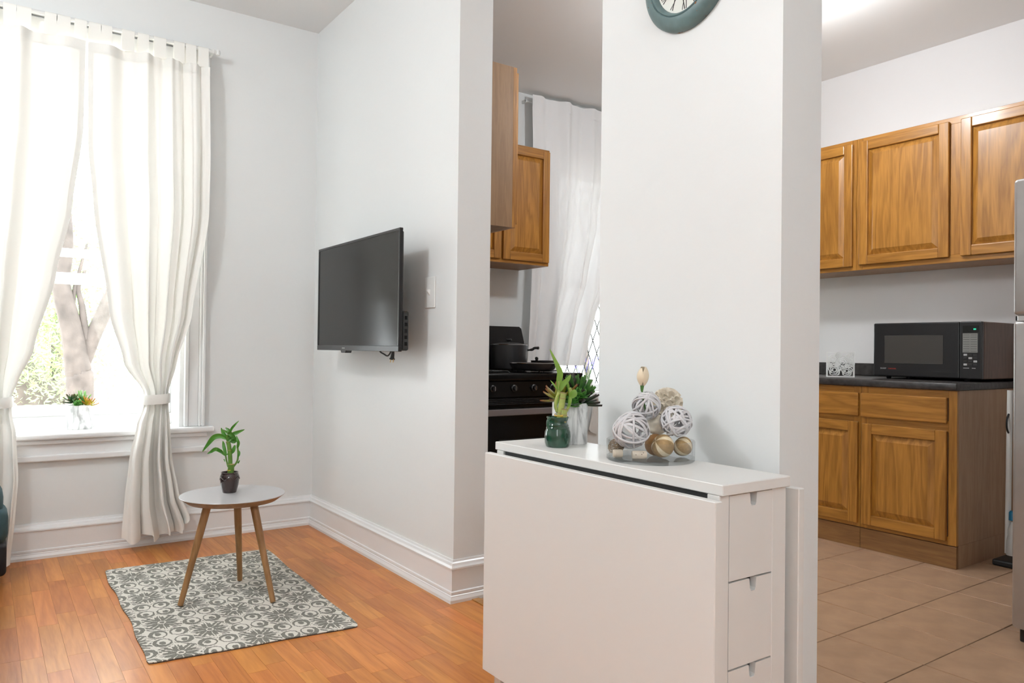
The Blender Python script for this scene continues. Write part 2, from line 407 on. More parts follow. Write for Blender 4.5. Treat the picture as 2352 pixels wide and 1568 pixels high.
bm = B(); box(bm, -1.05, -1.7, -.1, -.95, W3[0], CEIL); box(bm, -1.05, W3[1], -.1, -.95, YW, CEIL)
box(bm, -1.05, W3[0], -.1, -.95, W3[1], W3[2]); box(bm, -1.05, W3[0], W3[3], -.95, W3[1], CEIL)
struct(obj('wall_left', bm, 'wall'))
struct(obj('wall_rear', box(B(), -.95, -1.7, -.1, XW, -1.6, CEIL), 'wall'))
struct(obj('wall_kitchen_right', box(B(), XK, -.7, -.1, XK+.1, YW, KCEIL), 'wall_k'))
struct(obj('wall_kitchen_rear', box(B(), XB, -.7, -.1, XK, -.6, KCEIL), 'wall_k'))

# baseboards: moulded profile along a path, one object per run, mitred corners
PROF = [(0, 0), (.026, 0), (.026, .012), (.021, .024), (.021, .027), (.017, .030), (.0185, .034), (.0185, .042), (.013, .045),
        (.013, .128), (.019, .131), (.019, .137), (.014, .145), (.011, .154), (.006, .158), (.004, .166), (0, .166)]
def baseboards(path, names):
    P = [Vector((*p, 0)) for p in path]
    nrm = []
    for a, c in zip(P, P[1:]):
        t = (c-a).normalized(); nrm.append(Vector((t.y, -t.x, 0)))   # right-hand side of the run = room side
    for i, nm in enumerate(names):
        if nm is None: continue
        bm = B(); ends = []
        for e in (i, i+1):
            if e == 0: mit = nrm[0]
            elif e == len(P)-1: mit = nrm[-1]
            else:
                s = nrm[e-1]+nrm[e]; mit = s/s.dot(nrm[e])
            ends.append([bm.verts.new(P[e]+mit*o+Vector((0, 0, z))) for o, z in PROF])
        n = len(PROF)
        for k in range(n): bm.faces.new((ends[0][k], ends[0][(k+1) % n], ends[1][(k+1) % n], ends[1][k]))
        bm.faces.new(ends[0]); bm.faces.new(ends[1][::-1])
        struct(obj(nm, bm, 'trim'))
baseboards([(-.95, YW), (XW, YW), (XW, 2.604), (XB, 2.604)], ['baseboard_back', 'baseboard_right', 'baseboard_end'])
baseboards([(XB, 1.747), (XW, 1.747), (XW, 1.102), (XB, 1.102)], ['baseboard_pillar_far', 'baseboard_pillar', 'baseboard_pillar_near'])

# ------------------------------------------------------------------ windows
def sash(root, x0, x1, z0, z1, y, w=.045, t=.035):
    f = B()
    box(f, x0, y, z0, x0+w, y+t, z1, .003); box(f, x1-w, y, z0, x1, y+t, z1, .003)
    box(f, x0+w, y, z0, x1-w, y+t, z0+w*1.15, .003); box(f, x0+w, y, z1-w*.85, x1-w, y+t, z1, .003)
    s = obj('sash', f, 'trim', root)
    obj('pane', box(B(), x0+w-.003, y+t/2-.002, z0+w-.003, x1-w+.003, y+t/2+.002, z1-w*.85+.003), 'pane', s)
w1 = bpy.data.objects.new('window_1', None); C.objects.link(w1); w1.location = (0, YW, 0); w1['kind'] = 'structure'
x0, x1, z0, z1 = W1
SILL = .588
sash(w1, x0+.02, x1-.02, .645, 1.365, .215, .05)
sash(w1, x0+.02, x1-.02, 1.315, z1-.02, .252, .05)
obj('screen_bar', box(B(), x0+.02, .29, 1.455, x1-.02, .296, 1.50, .002), 'trim', w1)
bm = B(); box(bm, x0, .0, SILL, x0+.02, .298, z1); box(bm, x1-.02, .0, SILL, x1, .298, z1); box(bm, x0+.02, .0, z1-.02, x1-.02, .298, z1)
box(bm, x0+.02, .2, SILL, x1-.02, .298, .645); obj('jamb', bm, 'trim', w1)
def casing(root, xa, xb, za, zb, name='casing'):
    # stepped profile: outer back-band, flat, inner bead
    bm = B(); w = xb-xa
    s = 1 if xa > 0.3 else -1
    o_, i_ = (xb, xa) if s > 0 else (xa, xb)
    def bb(a, c, t):
        p, q = o_-s*a*w, o_-s*c*w
        box(bm, min(p, q), -t, za, max(p, q), 0, zb, .003)
    bb(0, .16, .034); bb(.16, .30, .024); bb(.30, .80, .016); bb(.80, 1, .024)
    return obj(name, bm, 'trim', root)
casing(w1, x1, x1+.10, SILL, z1+.11); casing(w1, x0-.10, x0, SILL, z1+.11)
bm = B(); box(bm, x0, -.022, z1, x1, 0, z1+.10, .003); box(bm, x0-.1, -.045, z1+.11, x1+.1, 0, z1+.125, .003); obj('head_casing', bm, 'trim', w1)
bm = B(); box(bm, x0-.14, -.055, SILL-.03, x1+.145, 0, SILL, .01, 3); box(bm, x0, 0, SILL-.03, x1, .28, SILL)
obj('window_sill', bm, 'trim', w1)
bm = B(); box(bm, x0-.11, -.036, SILL-.052, x1+.115, 0, SILL-.03, .006, 2); box(bm, x0-.11, -.018, .485, x1+.115, 0, SILL-.052); box(bm, x0-.11, -.03, .455, x1+.115, 0, .485, .006, 2); obj('apron', bm, 'trim', w1)

w2 = bpy.data.objects.new('window_2', None); C.objects.link(w2); w2.location = (0, YW, 0); w2['kind'] = 'structure'
x0, x1, z0, z1 = W2
sash(w2, x0+.02, x1-.02, z0+.02, 1.52, .16, .045); sash(w2, x0+.02, x1-.02, 1.48, z1-.02, .20, .045)
bm = B(); box(bm, x0, 0, z0, x0+.02, .298, z1); box(bm, x1-.02, 0, z0, x1, .298, z1); box(bm, x0+.02, 0, z1-.02, x1-.02, .298, z1); box(bm, x0+.02, 0, z0-.0, x1-.02, .298, z0+.02); obj('jamb', bm, 'trim', w2)
bm = B(); box(bm, x0-.075, -.02, z0, x0, 0, z1+.07, .003); box(bm, x1, -.02, z0, x1+.075, 0, z1+.07, .003); box(bm, x0, -.02, z1, x1, 0, z1+.07, .003); obj('casing', bm, 'trim', w2)
obj('window_sill', box(B(), x0-.09, -.05, z0-.025, x1+.09, 0, z0, .006, 2), 'trim', w2)
# diamond security grille outside the kitchen window
bm = B(); yy = .28
for s in (-1, 1):
    for i in range(-14, 24):
        a = Vector((x0+i*.085, yy, z0)); run = z1-z0; d = Vector((s*run*.42, 0, run))
        p, q = a, a+d
        t0, t1 = 0.0, 1.0
        for sgn, lim in ((1, x0), (-1, x1)):
            pa, da = sgn*(p.x-lim), sgn*d.x
            if abs(da) < 1e-9: continue
            tt = -pa/da
            if da > 0: t0 = max(t0, tt)
            else: t1 = min(t1, tt)
        if t1-t0 > .02: tube(bm, (p+d*t0, p+d*t1), .0045, 5)
obj('security_grille', bm, 'black_m', w2)

w3 = bpy.data.objects.new('window_fill', None); C.objects.link(w3); w3.location = (-.95, 0, 0); w3.rotation_euler = (0, 0, R(90)); w3['kind'] = 'structure'  # added window, never in view, lets in extra sky light
x0, x1, z0, z1 = W3; xm = (x0+x1)/2             # local x = world y, local y = outwards
sash(w3, x0, x1, z0, (z0+z1)/2+.02, .03, .05); sash(w3, x0, x1, (z0+z1)/2-.02, z1, .066, .03)
obj('window_sill', box(B(), x0-.08, -.05, z0-.03, x1+.08, -.0002, z0, .006, 2), 'trim', w3)

# ------------------------------------------------------------------ ceiling lamps (outside the picture, they light the rooms; the rear one is added fill)
def ceiling_lamp(name, label, loc, r, strength, drop):
    t = thing(name, label, 'lamp', loc)
    obj('canopy', lathe(B(), [(0, 0), (r*.75, 0), (r*.75, -.018), (r*.5, -.03), (0, -.03)], 32), 'whitemetal', t, True)
    if drop > .03: obj('stem', tube(B(), ((0, 0, -.03), (0, 0, -drop)), .008, 10), 'whitemetal', t, True)
    M[name] = emit(name+'_glow', (.93, .975, 1.0), strength)
    prof = [(0, -drop)]+[(r*math.sin(a), -drop-r*.8+r*.8*math.cos(a)) for a in [i*math.pi/12 for i in range(1, 12)]]+[(0, -drop-1.6*r)]
    obj('globe', lathe(B(), prof, 24), name, t, True)
    return t
ceiling_lamp('ceiling_lamp', 'round white globe lamp hanging from the living room ceiling', (-.64, 2.38, CEIL), .10, LIVING_LAMP, .12)
ceiling_lamp('rear_fill_lamp', 'round white globe fill lamp added unseen behind the viewpoint in the living room', (.45, -.8, CEIL), .11, REAR_FILL, .12)  # unseen fill lamp, added to lift the faces turned towards the viewpoint
ceiling_lamp('kitchen_ceiling_lamp', 'round white globe lamp hanging from the kitchen ceiling', (3.05, 2.2, KCEIL), .09, KITCHEN_LAMP, .16)

# ------------------------------------------------------------------ curtains of the living window
ROD_Y, ROD_Z = YW-.09, 2.535
rod = thing('curtain_rod', 'white curtain rod over the tall living room window', 'curtain rod', (0, ROD_Y, ROD_Z))
obj('pole', tube(B(), ((-.42, 0, 0), (.972, 0, 0)), .009, 14), 'whitemetal', rod, True)
for sx in (-.40, .955):
    bm = B(); box(bm, sx-.006, -.012, -.012, sx+.006, .09, .012, .002); box(bm, sx-.012, .082, -.05, sx+.012, .09, .03, .002); obj('bracket', bm, 'whitemetal', rod)
for sx in (-.42, .972): obj('finial', lathe(B(), [(0, -.012), (.010, -.012), (.013, 0), (.010, .012), (0, .012)], 14), 'whitemetal', rod, True, (sx+math.copysign(.008, sx), 0, 0))
def curtain_sheet(tab, nfold, ph, nu=150, nv=90, ztop=2.44, zbot=.09, yc=ROD_Y-.015, warp=0.0, s0=0.0, s1=1.0, yoff=0.0, zmod=None):
    bm = B(); g = []
    for j in range(nv+1):
        z = ztop+(zbot-ztop)*j/nv
        xl, xr, amp, lat = lerp_table(tab, z)
        row = []
        for i in range(nu+1):
            s = s0+(s1-s0)*i/nu
            sw = s**(1+warp) if warp >= 0 else 1-(1-s)**(1-warp)
            a = 2*math.pi*nfold*sw+ph
            w = math.sin(a)+.35*math.sin(2.3*a+1.1+z*.4)
            x = xl+(xr-xl)*s+lat*math.sin(2*a+.6)*min(1, 6*s, 6*(1-s))
            y = yc-amp*w*min(1, .35+4*s, .35+4*(1-s))+yoff
            zz = z+(zmod(s)*max(0, 1-(z-zbot)/.5) if zmod else 0)
            row.append(bm.verts.new((x, y, zz)))
        g.append(row)
    for a, c in zip(g, g[1:]):
        for i in range(nu): bm.faces.new((a[i], a[i+1], c[i+1], c[i]))
    return bm
def make_curtain(label, tab, nfold, ph, tabs, tie, hem_right, hem_left, zbot, zmod, yc, warp):
    t = thing('curtain', label, 'curtain', (0, 0, 0))
    obj('fabric', curtain_sheet(tab, nfold, ph, zbot=zbot, zmod=zmod, yc=yc, warp=warp), 'curtain', t, 'all')
    if hem_right: obj('side_hem', curtain_sheet(tab, nfold, ph, 6, 90, zbot=zbot, s0=.965, s1=1.0, yoff=-.0025, zmod=zmod, yc=yc, warp=warp), 'curtain_hem', t, 'all')
    if hem_left: obj('side_hem', curtain_sheet(tab, nfold, ph, 6, 90, zbot=zbot, s0=0, s1=.035, yoff=-.0025, zmod=zmod, yc=yc, warp=warp), 'curtain_hem', t, 'all')
    obj('top_hem', curtain_sheet(tab, nfold, ph, 150, 4, ztop=2.442, zbot=2.395, yoff=-.0028, yc=yc, warp=warp), 'curtain_hem', t, 'all')
    obj('bottom_hem', curtain_sheet(tab, nfold, ph, 150, 6, ztop=zbot+.055, zbot=zbot, yoff=-.0028, zmod=zmod, yc=yc, warp=warp), 'curtain_hem', t, 'all')
    for xc, w, skew in tabs:
        bm = B(); sec = []
        for k in range(17):
            if k < 4: y, z = -.0125-.006*(3-k)/3, ROD_Z-.095+.095*k/4
            elif k > 12: y, z = .0125, ROD_Z-.09*(k-12)/4
            else:
                a = math.pi*(k-4)/8; y, z = -.0125*math.cos(a), ROD_Z+.0125*math.sin(a)
            sec.append((y+ROD_Y, z))
        L_ = [bm.verts.new((xc-w/2+skew*(ROD_Z-z), y, z)) for y, z in sec]; R_ = [bm.verts.new((xc+w/2+skew*(ROD_Z-z), y, z)) for y, z in sec]
        for k in range(16): bm.faces.new((L_[k], R_[k], R_[k+1], L_[k+1]))
        obj('tab', bm, 'curtain_hem', t, 'all')
    xa, xb, z, hgt = tie
    bm = B(); n = 32; cx = (xa+xb)/2; rx = (xb-xa)/2; rings = []
    for zz, k in ((z-hgt/2, .97), (z-hgt/4, 1.0), (z+hgt/4, 1.0), (z+hgt/2, .97)):
        rings.append([bm.verts.new((cx+rx*k*math.copysign(abs(math.cos(2*math.pi*i/n))**.7, math.cos(2*math.pi*i/n)), yc-.0+.052*k*math.sin(2*math.pi*i/n), zz+.004*math.cos(2*math.pi*i/n))) for i in range(n)])
    for a, c in zip(rings, rings[1:]):
        for i in range(n): bm.faces.new((a[i], a[(i+1) % n], c[(i+1) % n], c[i]))
    obj('tieback', bm, 'curtain_hem', t, 'all')
    return t
tabR = [(2.44, .385, .935, .020, .0), (1.96, .392, .945, .030, .004), (1.68, .418, .942, .034, .006), (1.17, .492, .868, .036, .010), (.92, .560, .800, .036, .010),
        (.775, .650, .762, .030, .006), (.70, .650, .764, .028, .005), (.62, .622, .772, .034, .008), (.45, .590, .782, .042, .012), (.25, .572, .815, .05, .014), (.09, .562, .872, .054, .012)]
zm = lambda s: .055*max(0, s-.72)/.28-.03*math.sin(9*s)**2
make_curtain('cream tab-top curtain tied back between the side table and the bright window', tabR, 4.0, 1.2,
             [(.415, .052, .0), (.463, .048, .02), (.557, .056, 0), (.625, .05, -.02), (.70, .056, .01), (.79, .05, 0), (.845, .05, .01), (.905, .052, 0)], (.640, .772, .742, .048), False, True, .075, zm, ROD_Y-.02, .7)
tabL = [(2.44, -.33, .375, .020, .0), (2.03, -.33, .372, .030, .004), (1.65, -.31, .332, .036, .006), (1.33, -.26, .272, .036, .008), (.98, -.16, .190, .036, .010), (.83, -.07, .130, .034, .006),
        (.775, -.02, .110, .030, .004), (.70, -.02, .110, .028, .004), (.60, -.05, .128, .034, .008), (.40, -.08, .140, .042, .012), (.25, -.10, .132, .046, .012), (.03, -.12, .115, .05, .012)]
make_curtain('cream tab-top curtain tied back beside the dark teal sofa', tabL, 5.0, 1.9,
             [(.355, .05, 0), (.285, .056, .0), (.235, .05, -.05), (.13, .056, 0), (.075, .05, .02), (.01, .05, 0), (-.10, .05, 0), (-.20, .05, 0), (-.30, .05, 0)], (-.026, .118, .742, .048), True, False, .02, lambda s: -.01*math.sin(9*s)**2, ROD_Y-.02, -.6)

# ------------------------------------------------------------------ outdoors
tag(obj('ground', box(B(), -8, T+.02, -1.3, 16, 30, -1.2), 'ground'), 'pale ground seen through the windows', 'ground')['kind'] = 'structure'
def tree(label, paths, leaves, seed, Y):
    t = thing('tree', label, 'tree', (paths[0][0][0].x, paths[0][0][0].y, -1.2))
    off = -Vector(t.location)
    for k, (pts, rads) in enumerate(paths):
        sp_ = smooth_path([p+off for p in pts], 5); rr = []
        n = len(rads)-1
        for i in range(len(sp_)):
            f = i/(len(sp_)-1)*n; a = min(int(f), n-1); rr.append(rads[a]+(rads[a+1]-rads[a])*(f-a))
        obj('trunk' if k == 0 else 'branch', tube(B(), sp_, rr, 12), 'trunk', t, 'all')
    rg = random.Random(seed); bm = B()
    for (px, py, rad, cnt) in leaves:
        c0 = on_y(px, py, Y+rg.uniform(.7, 1.6))+off
        for _ in range(int(cnt*1.8)):
            p = c0+Vector((rg.gauss(0, rad), abs(rg.gauss(0, rad*.7)), rg.gauss(0, rad)))
            d = Vector((rg.uniform(-1, 1), rg.uniform(-1, 1), rg.uniform(-.6, .9))).normalized()*.042
            e = d.cross(Vector((rg.uniform(-1, 1), rg.uniform(-1, 1), rg.uniform(-1, 1)))).normalized()*.011
            v = [bm.verts.new(q) for q in (p-d, p+e, p+d, p-e)]; bm.faces.new(v)
    f = obj('foliage', bm, 'foliage', t); f['kind'] = 'stuff'
    return t
Y1 = 8.2
q = lambda px, py, Y=Y1: on_y(px, py, Y)
tree('forked tree trunk standing straight outside the living room window',
     [([Vector((q(185, 905).x, Y1, -1.25)), q(184, 905), q(180, 850), q(165, 760), q(148, 690), q(140, 640), q(150, 560), q(140, 440), q(110, 300)], [.15, .12, .115, .094, .084, .076, .07, .065, .06]),
      ([q(185, 875), q(200, 820), q(215, 770), q(235, 725), q(270, 640), q(300, 540)], [.02, .055, .068, .07, .06, .05]),
      ([q(168, 700), q(172, 660), q(186, 610), q(200, 560)], [.02, .018, .015, .01]),
      ([q(200, 790), q(193, 745), q(188, 700), q(180, 660), q(196, 620)], [.04, .035, .028, .02, .012])],
     [(165, 600, .28, 420), (185, 660, .22, 380), (110, 760, .3, 500), (95, 690, .28, 380), (120, 850, .25, 420), (230, 820, .25, 160), (150, 500, .4, 420), (240, 500, .4, 260), (250, 880, .3, 160), (60, 400, .5, 300), (330, 600, .5, 300)], 3, Y1)
Y2 = 10.5
q2 = lambda px, py: on_y(px, py, Y2)
tree('thick leaning tree trunk behind the forked tree outside the window',
     [([Vector((q2(150, 960).x, Y2, -1.25)), q2(120, 960), q2(75, 900), q2(45, 850), q2(0, 770), q2(-60, 640)], [.40, .34, .27, .24, .22, .2]),
      ([q2(126, 880), q2(130, 830), q2(128, 780), q2(135, 740), q2(120, 640)], [.07, .06, .05, .04, .03])],
     [(70, 840, .4, 500), (110, 900, .3, 420), (160, 780, .5, 420), (215, 700, .5, 300), (40, 930, .3, 200), (250, 900, .5, 250), (300, 850, .6, 300), (10, 700, .7, 400)], 5, Y2)
Y3 = 9.0
q3 = lambda px, py: on_y(px, py, Y3)
tree('thin bare sapling outside the barred kitchen window',
     [([Vector((q3(1350, 900).x, Y3, -1.25)), q3(1350, 900), q3(1345, 760), q3(1352, 640), q3(1330, 480)], [.05, .045, .035, .03, .02]),
      ([q3(1346, 780), q3(1362, 700), q3(1370, 640), q3(1380, 560)], [.02, .018, .014, .01]),
      ([q3(1348, 720), q3(1338, 650), q3(1342, 600)], [.016, .013, .009])],
     [(1340, 480, .5, 150), (1400, 500, .6, 150)], 9, Y3)

# ------------------------------------------------------------------ rug with a printed damask
m, nt, b = nt_new('damask_print'); L = nt.links.new
def mth(op, a, c=None, d=None):
    n = nt.nodes.new('ShaderNodeMath'); n.operation = op
    for i, v in enumerate((a, c, d)):
        if v is None: continue
        if isinstance(v, (int, float)): n.inputs[i].default_value = v
        else: L(v, n.inputs[i])
    return n.outputs[0]
tc = nt.nodes.new('ShaderNodeTexCoord')
nz = nt.nodes.new('ShaderNodeTexNoise'); nz.inputs['Scale'].default_value = 95; nz.inputs['Detail'].default_value = 3; L(tc.outputs['Object'], nz.inputs['Vector'])
sp = nt.nodes.new('ShaderNodeSeparateXYZ'); L(tc.outputs['Object'], sp.inputs[0])
sn = nt.nodes.new('ShaderNodeSeparateXYZ'); L(nz.outputs['Color'], sn.inputs[0])
X_ = mth('MULTIPLY_ADD', mth('SUBTRACT', sn.outputs[0], .5), .012, sp.outputs[0]); Y_ = mth('MULTIPLY_ADD', mth('SUBTRACT', sn.outputs[1], .5), .012, sp.outputs[1])
PX, PY = .255, .322
def cell(v, p, o):                                # signed distance to the nearest lattice line
    u = mth('ADD', mth('DIVIDE', mth('SUBTRACT', v, o), p), .5)
    return mth('MULTIPLY', mth('SUBTRACT', mth('SUBTRACT', u, mth('FLOOR', u)), .5), p)
def nearest(ox, oy):                              # nearest of two centred lattices
    ax, ay = cell(X_, PX, ox), cell(Y_, PY, oy); bx_, by_ = cell(X_, PX, ox+PX/2), cell(Y_, PY, oy+PY/2)
    da = mth('ADD', mth('MULTIPLY', ax, ax), mth('MULTIPLY', ay, ay)); db = mth('ADD', mth('MULTIPLY', bx_, bx_), mth('MULTIPLY', by_, by_))
    s = mth('LESS_THAN', da, db)
    pick = lambda p, r: mth('ADD', mth('MULTIPLY', p, s), mth('MULTIPLY', r, mth('SUBTRACT', 1.0, s)))
    return pick(ax, bx_), pick(ay, by_)
OX, OY = .545-.80, 2.80-3.17
def oval(u, v, cx, cy_, rx, ry): 
    a = mth('DIVIDE', mth('SUBTRACT', u, cx), rx); c = mth('DIVIDE', mth('SUBTRACT', v, cy_), ry)
    return mth('SQRT', mth('ADD', mth('MULTIPLY', a, a), mth('MULTIPLY', c, c)))
cu, cv = nearest(OX, OY); cu = mth('ABSOLUTE', cu); cv = mth('ABSOLUTE', cv)
o1 = oval(cu, cv, .034, .043, .031, .039); o2 = oval(cu, cv, .030, .038, .021, .0265); o3 = oval(cu, cv, .034, .046, .010, .016)
ring = mth('MULTIPLY', mth('LESS_THAN', o1, 1.0), mth('GREATER_THAN', o2, 1.0)); ring = mth('MAXIMUM', ring, mth('LESS_THAN', o3, 1.0))
fu, fv = nearest(OX, OY+PY/2)
rr = mth('SQRT', mth('ADD', mth('POWER', mth('MULTIPLY', fu, 1.12), 2.0), mth('POWER', mth('MULTIPLY', fv, .92), 2.0))); an = mth('ARCTAN2', mth('MULTIPLY', fv, .8), fu)
lob = mth('MULTIPLY_ADD', mth('ABSOLUTE', mth('COSINE', mth('MULTIPLY', an, 4.0))), .6, mth('MULTIPLY', mth('ABSOLUTE', mth('COSINE', mth('MULTIPLY', an, 10.0))), .4))
lim = mth('MULTIPLY_ADD', lob, .042, .034)
dia = mth('ADD', mth('DIVIDE', mth('ABSOLUTE', fu), .092), mth('DIVIDE', mth('ABSOLUTE', fv), .115))
flo = mth('MULTIPLY', mth('LESS_THAN', rr, lim), mth('LESS_THAN', dia, 1.0))
vein = mth('MULTIPLY', mth('GREATER_THAN', mth('ABSOLUTE', mth('COSINE', mth('MULTIPLY', an, 4.0))), .985), mth('GREATER_THAN', rr, .02))
core = mth('MULTIPLY', mth('LESS_THAN', rr, .0155), mth('GREATER_THAN', rr, .009))
flo = mth('MULTIPLY', flo, mth('SUBTRACT', 1.0, mth('MAXIMUM', vein, core)))
leafy = mth('MULTIPLY', mth('LESS_THAN', mth('ABSOLUTE', mth('SUBTRACT', dia, 1.0)), .17), mth('GREATER_THAN', mth('SINE', mth('MULTIPLY', mth('ADD', fu, fv), 260.0)), -.15))
leafy = mth('MULTIPLY', leafy, mth('GREATER_THAN', o1, 1.12))
pat = mth('MAXIMUM', mth('MAXIMUM', ring, flo), leafy)
n3 = nt.nodes.new('ShaderNodeTexNoise'); n3.inputs['Scale'].default_value = 420; L(tc.outputs['Object'], n3.inputs['Vector'])
pat = mth('MULTIPLY', pat, mth('MULTIPLY_ADD', mth('GREATER_THAN', n3.outputs['Fac'], .40), .35, .65))
mx = nt.nodes.new('ShaderNodeMixRGB'); L(pat, mx.inputs[0]); mx.inputs[1].default_value = (.66, .62, .55, 1); mx.inputs[2].default_value = (.165, .155, .13, 1)
L(mx.outputs[0], b.inputs['Base Color']); sset(b, Roughness=.95)
bp = nt.nodes.new('ShaderNodeBump'); bp.inputs['Strength'].default_value = .3; bp.inputs['Distance'].default_value = .002; L(n3.outputs['Fac'], bp.inputs['Height']); L(bp.outputs[0], b.inputs['Normal'])
M['rug'] = m
M['rug_edge'] = simple('rug_back', (.10, .07, .07), .9)
rug = thing('area_rug', 'grey and cream damask rug under the round side table', 'rug', (.80, 3.17, 0))
cor = [Vector((.439, 2.607, 0)), Vector((1.129, 2.548, 0)), Vector((1.168, 3.768, 0)), Vector((.461, 3.786, 0))]
def rug_sheet(z0, z1, inset=0.0):
    bm = B(); nu, nv = 28, 48; top = []; bot = []
    for j in range(nv+1):
        a, c = [], []
        for i in range(nu+1):
            u, v = i/nu, j/nv
            u2, v2 = inset+(1-2*inset)*u, inset+(1-2*inset)*v
            p = cor[0]*(1-u2)*(1-v2)+cor[1]*u2*(1-v2)+cor[2]*u2*v2+cor[3]*(1-u2)*v2
            p.x += (1-u)*(.0035*math.sin(v*21)+.006*math.sin(v*5))+u*.003*math.sin(v*16); p.y += .003*math.sin(u*12)
            du = min(u, 1-u)*.7; dv = min(v, 1-v)*1.2
            if du < .02 and dv < .02:                        # rounded corners
                cx = .02 if u < .5 else -.02; cyy = .02 if v < .5 else -.02
                s = math.hypot(.02-du, .02-dv)
                if s > .02: p.x += (.02-du)/s*(s-.02)*(1 if u < .5 else -1); p.y += (.02-dv)/s*(s-.02)*(1 if v < .5 else -1)
            edge = .0015*(1 if min(i, nu-i, j, nv-j) == 0 else 0)
            p -= Vector((.80, 3.17, 0))
            a.append(bm.verts.new((p.x, p.y, z1-edge))); c.append(bm.verts.new((p.x, p.y, z0)))
        top.append(a); bot.append(c)
    for j in range(nv):
        for i in range(nu):
            bm.faces.new((top[j][i], top[j][i+1], top[j+1][i+1], top[j+1][i])); bm.faces.new((bot[j][i], bot[j+1][i], bot[j+1][i+1], bot[j][i+1]))
    for j in range(nv):
        bm.faces.new((top[j][0], top[j+1][0], bot[j+1][0], bot[j][0])); bm.faces.new((top[j][nu], bot[j][nu], bot[j+1][nu], top[j+1][nu]))
    for i in range(nu):
        bm.faces.new((top[0][i], bot[0][i], bot[0][i+1], top[0][i+1])); bm.faces.new((top[nv][i], top[nv][i+1], bot[nv][i+1], bot[nv][i]))
    return bm
obj('printed_face', rug_sheet(.0035, .0075), 'rug', rug, True); obj('backing', rug_sheet(.0003, .0034, .001), 'rug_edge', rug, True)

# ------------------------------------------------------------------ round side table and its bamboo
TZ = .412; tc_ = Vector((.838, 3.148, 0)); tr_ = .203
st = thing('side_table', 'round three-legged side table with grey top on the damask rug', 'side table', (tc_.x, tc_.y, 0.0078))
zt = TZ-.0078
bm = B(); lathe(bm, [(0, zt-.026), (tr_-.032, zt-.026), (tr_-.005, zt-.006), (tr_-.001, zt-.0022), (0, zt-.0022)], 72); top = obj('tabletop', bm, 'legwood', st, True)
obj('laminate', lathe(B(), [(0, zt-.0021), (tr_-.001, zt-.0021), (tr_-.0025, zt), (0, zt)], 72), 'table_grey', top, True)
for p in ((414, 1392), (551, 1333), (627, 1384)):
    f = on_z(*p, .0078); d = Vector((f.x-tc_.x, f.y-tc_.y, 0)); t_ = d*.50
    lg = obj('leg', tube(B(), smooth_path([Vector((d.x, d.y, .0035)).lerp(t_+Vector((0, 0, zt-.024)), k/3) for k in range(4)], 3), [.0105, .011, .0115, .012, .0128, .0135, .0145, .0150, .0155, .0155], 18), 'legwood', st, True)
    n_ = d.normalized(); h_ = d*.6+Vector((0, 0, zt-.05))
    if p[0] == 551:
        s_ = B(); lathe(s_, [(0, 0), (.005, 0), (.005, .002), (.003, .003), (0, .003)], 12); so = obj('screw', s_, 'chrome', lg, True)
        so.matrix_local = Matrix.Translation(d*.56+Vector((0, 0, zt-.045))+Vector((-.57, -.82, 0))*.0145) @ Vector((-.57, -.82, 0)).to_track_quat('Z', 'Y').to_matrix().to_4x4()

def leaf_sheet(pts, w, fold=.25, n=14, prof='blade', up=Vector((0, 0, 1)), twist=0.0):
    sp_ = smooth_path(pts, 5); bm = B(); rows = []; m_ = len(sp_)
    for i, p in enumerate(sp_):
        t = i/(m_-1)
        tg = (sp_[min(i+1, m_-1)]-sp_[max(i-1, 0)]).normalized()
        side = tg.cross(-FWD).normalized()
        if side.length < .1: side = RIGHT.copy()
        a = twist*t; nn = side.cross(tg).normalized(); side = side*math.cos(a)+nn*math.sin(a); nn = side.cross(tg).normalized()
        ww = w*(math.sin(math.pi*min(1, (t*.93+.04))**.8)**.9) if prof == 'blade' else w
        rows.append([bm.verts.new(p-side*ww/2+nn*ww*fold), bm.verts.new(p-side*ww*.25+nn*ww*fold*.35), bm.verts.new(p), bm.verts.new(p+side*ww*.25+nn*ww*fold*.35), bm.verts.new(p+side*ww/2+nn*ww*fold)])
    for a, c in zip(rows, rows[1:]):
        for k in range(4): bm.faces.new((a[k], a[k+1], c[k+1], c[k]))
    return bm
def bamboo_stalk(root, pts, r, mat, nodes=(0.0, .35, .7, 1.0)):
    s = obj('stalk', tube(B(), smooth_path(pts, 5), r, 14), mat, root, True)
    sp_ = smooth_path(pts, 5)
    for f in nodes:
        i = f*(len(sp_)-1); a = min(int(i), len(sp_)-2); p = sp_[a].lerp(sp_[a+1], i-a); tg = (sp_[a+1]-sp_[a]).normalized()
        o = obj('node_ring', tube(B(), (p-tg*.0012, p+tg*.0012), r*1.12, 14), 'node', s, True)
    return s

# plant on the side table: brown vase
vb = on_z(527, 1130, TZ)
pl = thing('lucky_bamboo', 'lucky bamboo in a small brown glazed vase on the round side table', 'potted plant', (vb.x, vb.y, TZ))
pw = lambda px, py, dd=0.0: near(px, py, vb, dd)-Vector((vb.x, vb.y, TZ))
vase = obj('vase', lathe(B(), [(0, 0), (.026, 0), (.0275, .003), (.034, .028), (.0375, .052), (.0375, .066), (.034, .074), (.033, .080), (.0345, .083), (.031, .083), (.029, .076), (.031, .06), (.024, .01), (0, .008)], 40), 'brownglaze', pl, True)
bm = B(); tube(bm, smooth_path([Vector((.0375*math.cos(a), .0375*math.sin(a), .060+.006*math.sin(6*a))) for a in [i*2*math.pi/24 for i in range(25)]], 2), .0022, 6, False); obj('relief_band', bm, 'brownglaze', vase, True)
obj('soil', lathe(B(), [(0, .068), (.029, .068), (.029, .066), (0, .066)], 24), 'soil', pl)
bamboo_stalk(pl, [pw(527, 1092), pw(529, 1060), pw(527, 1030), pw(524, 1014)], .0085, 'bamboo_d', (.28, .62, 1))
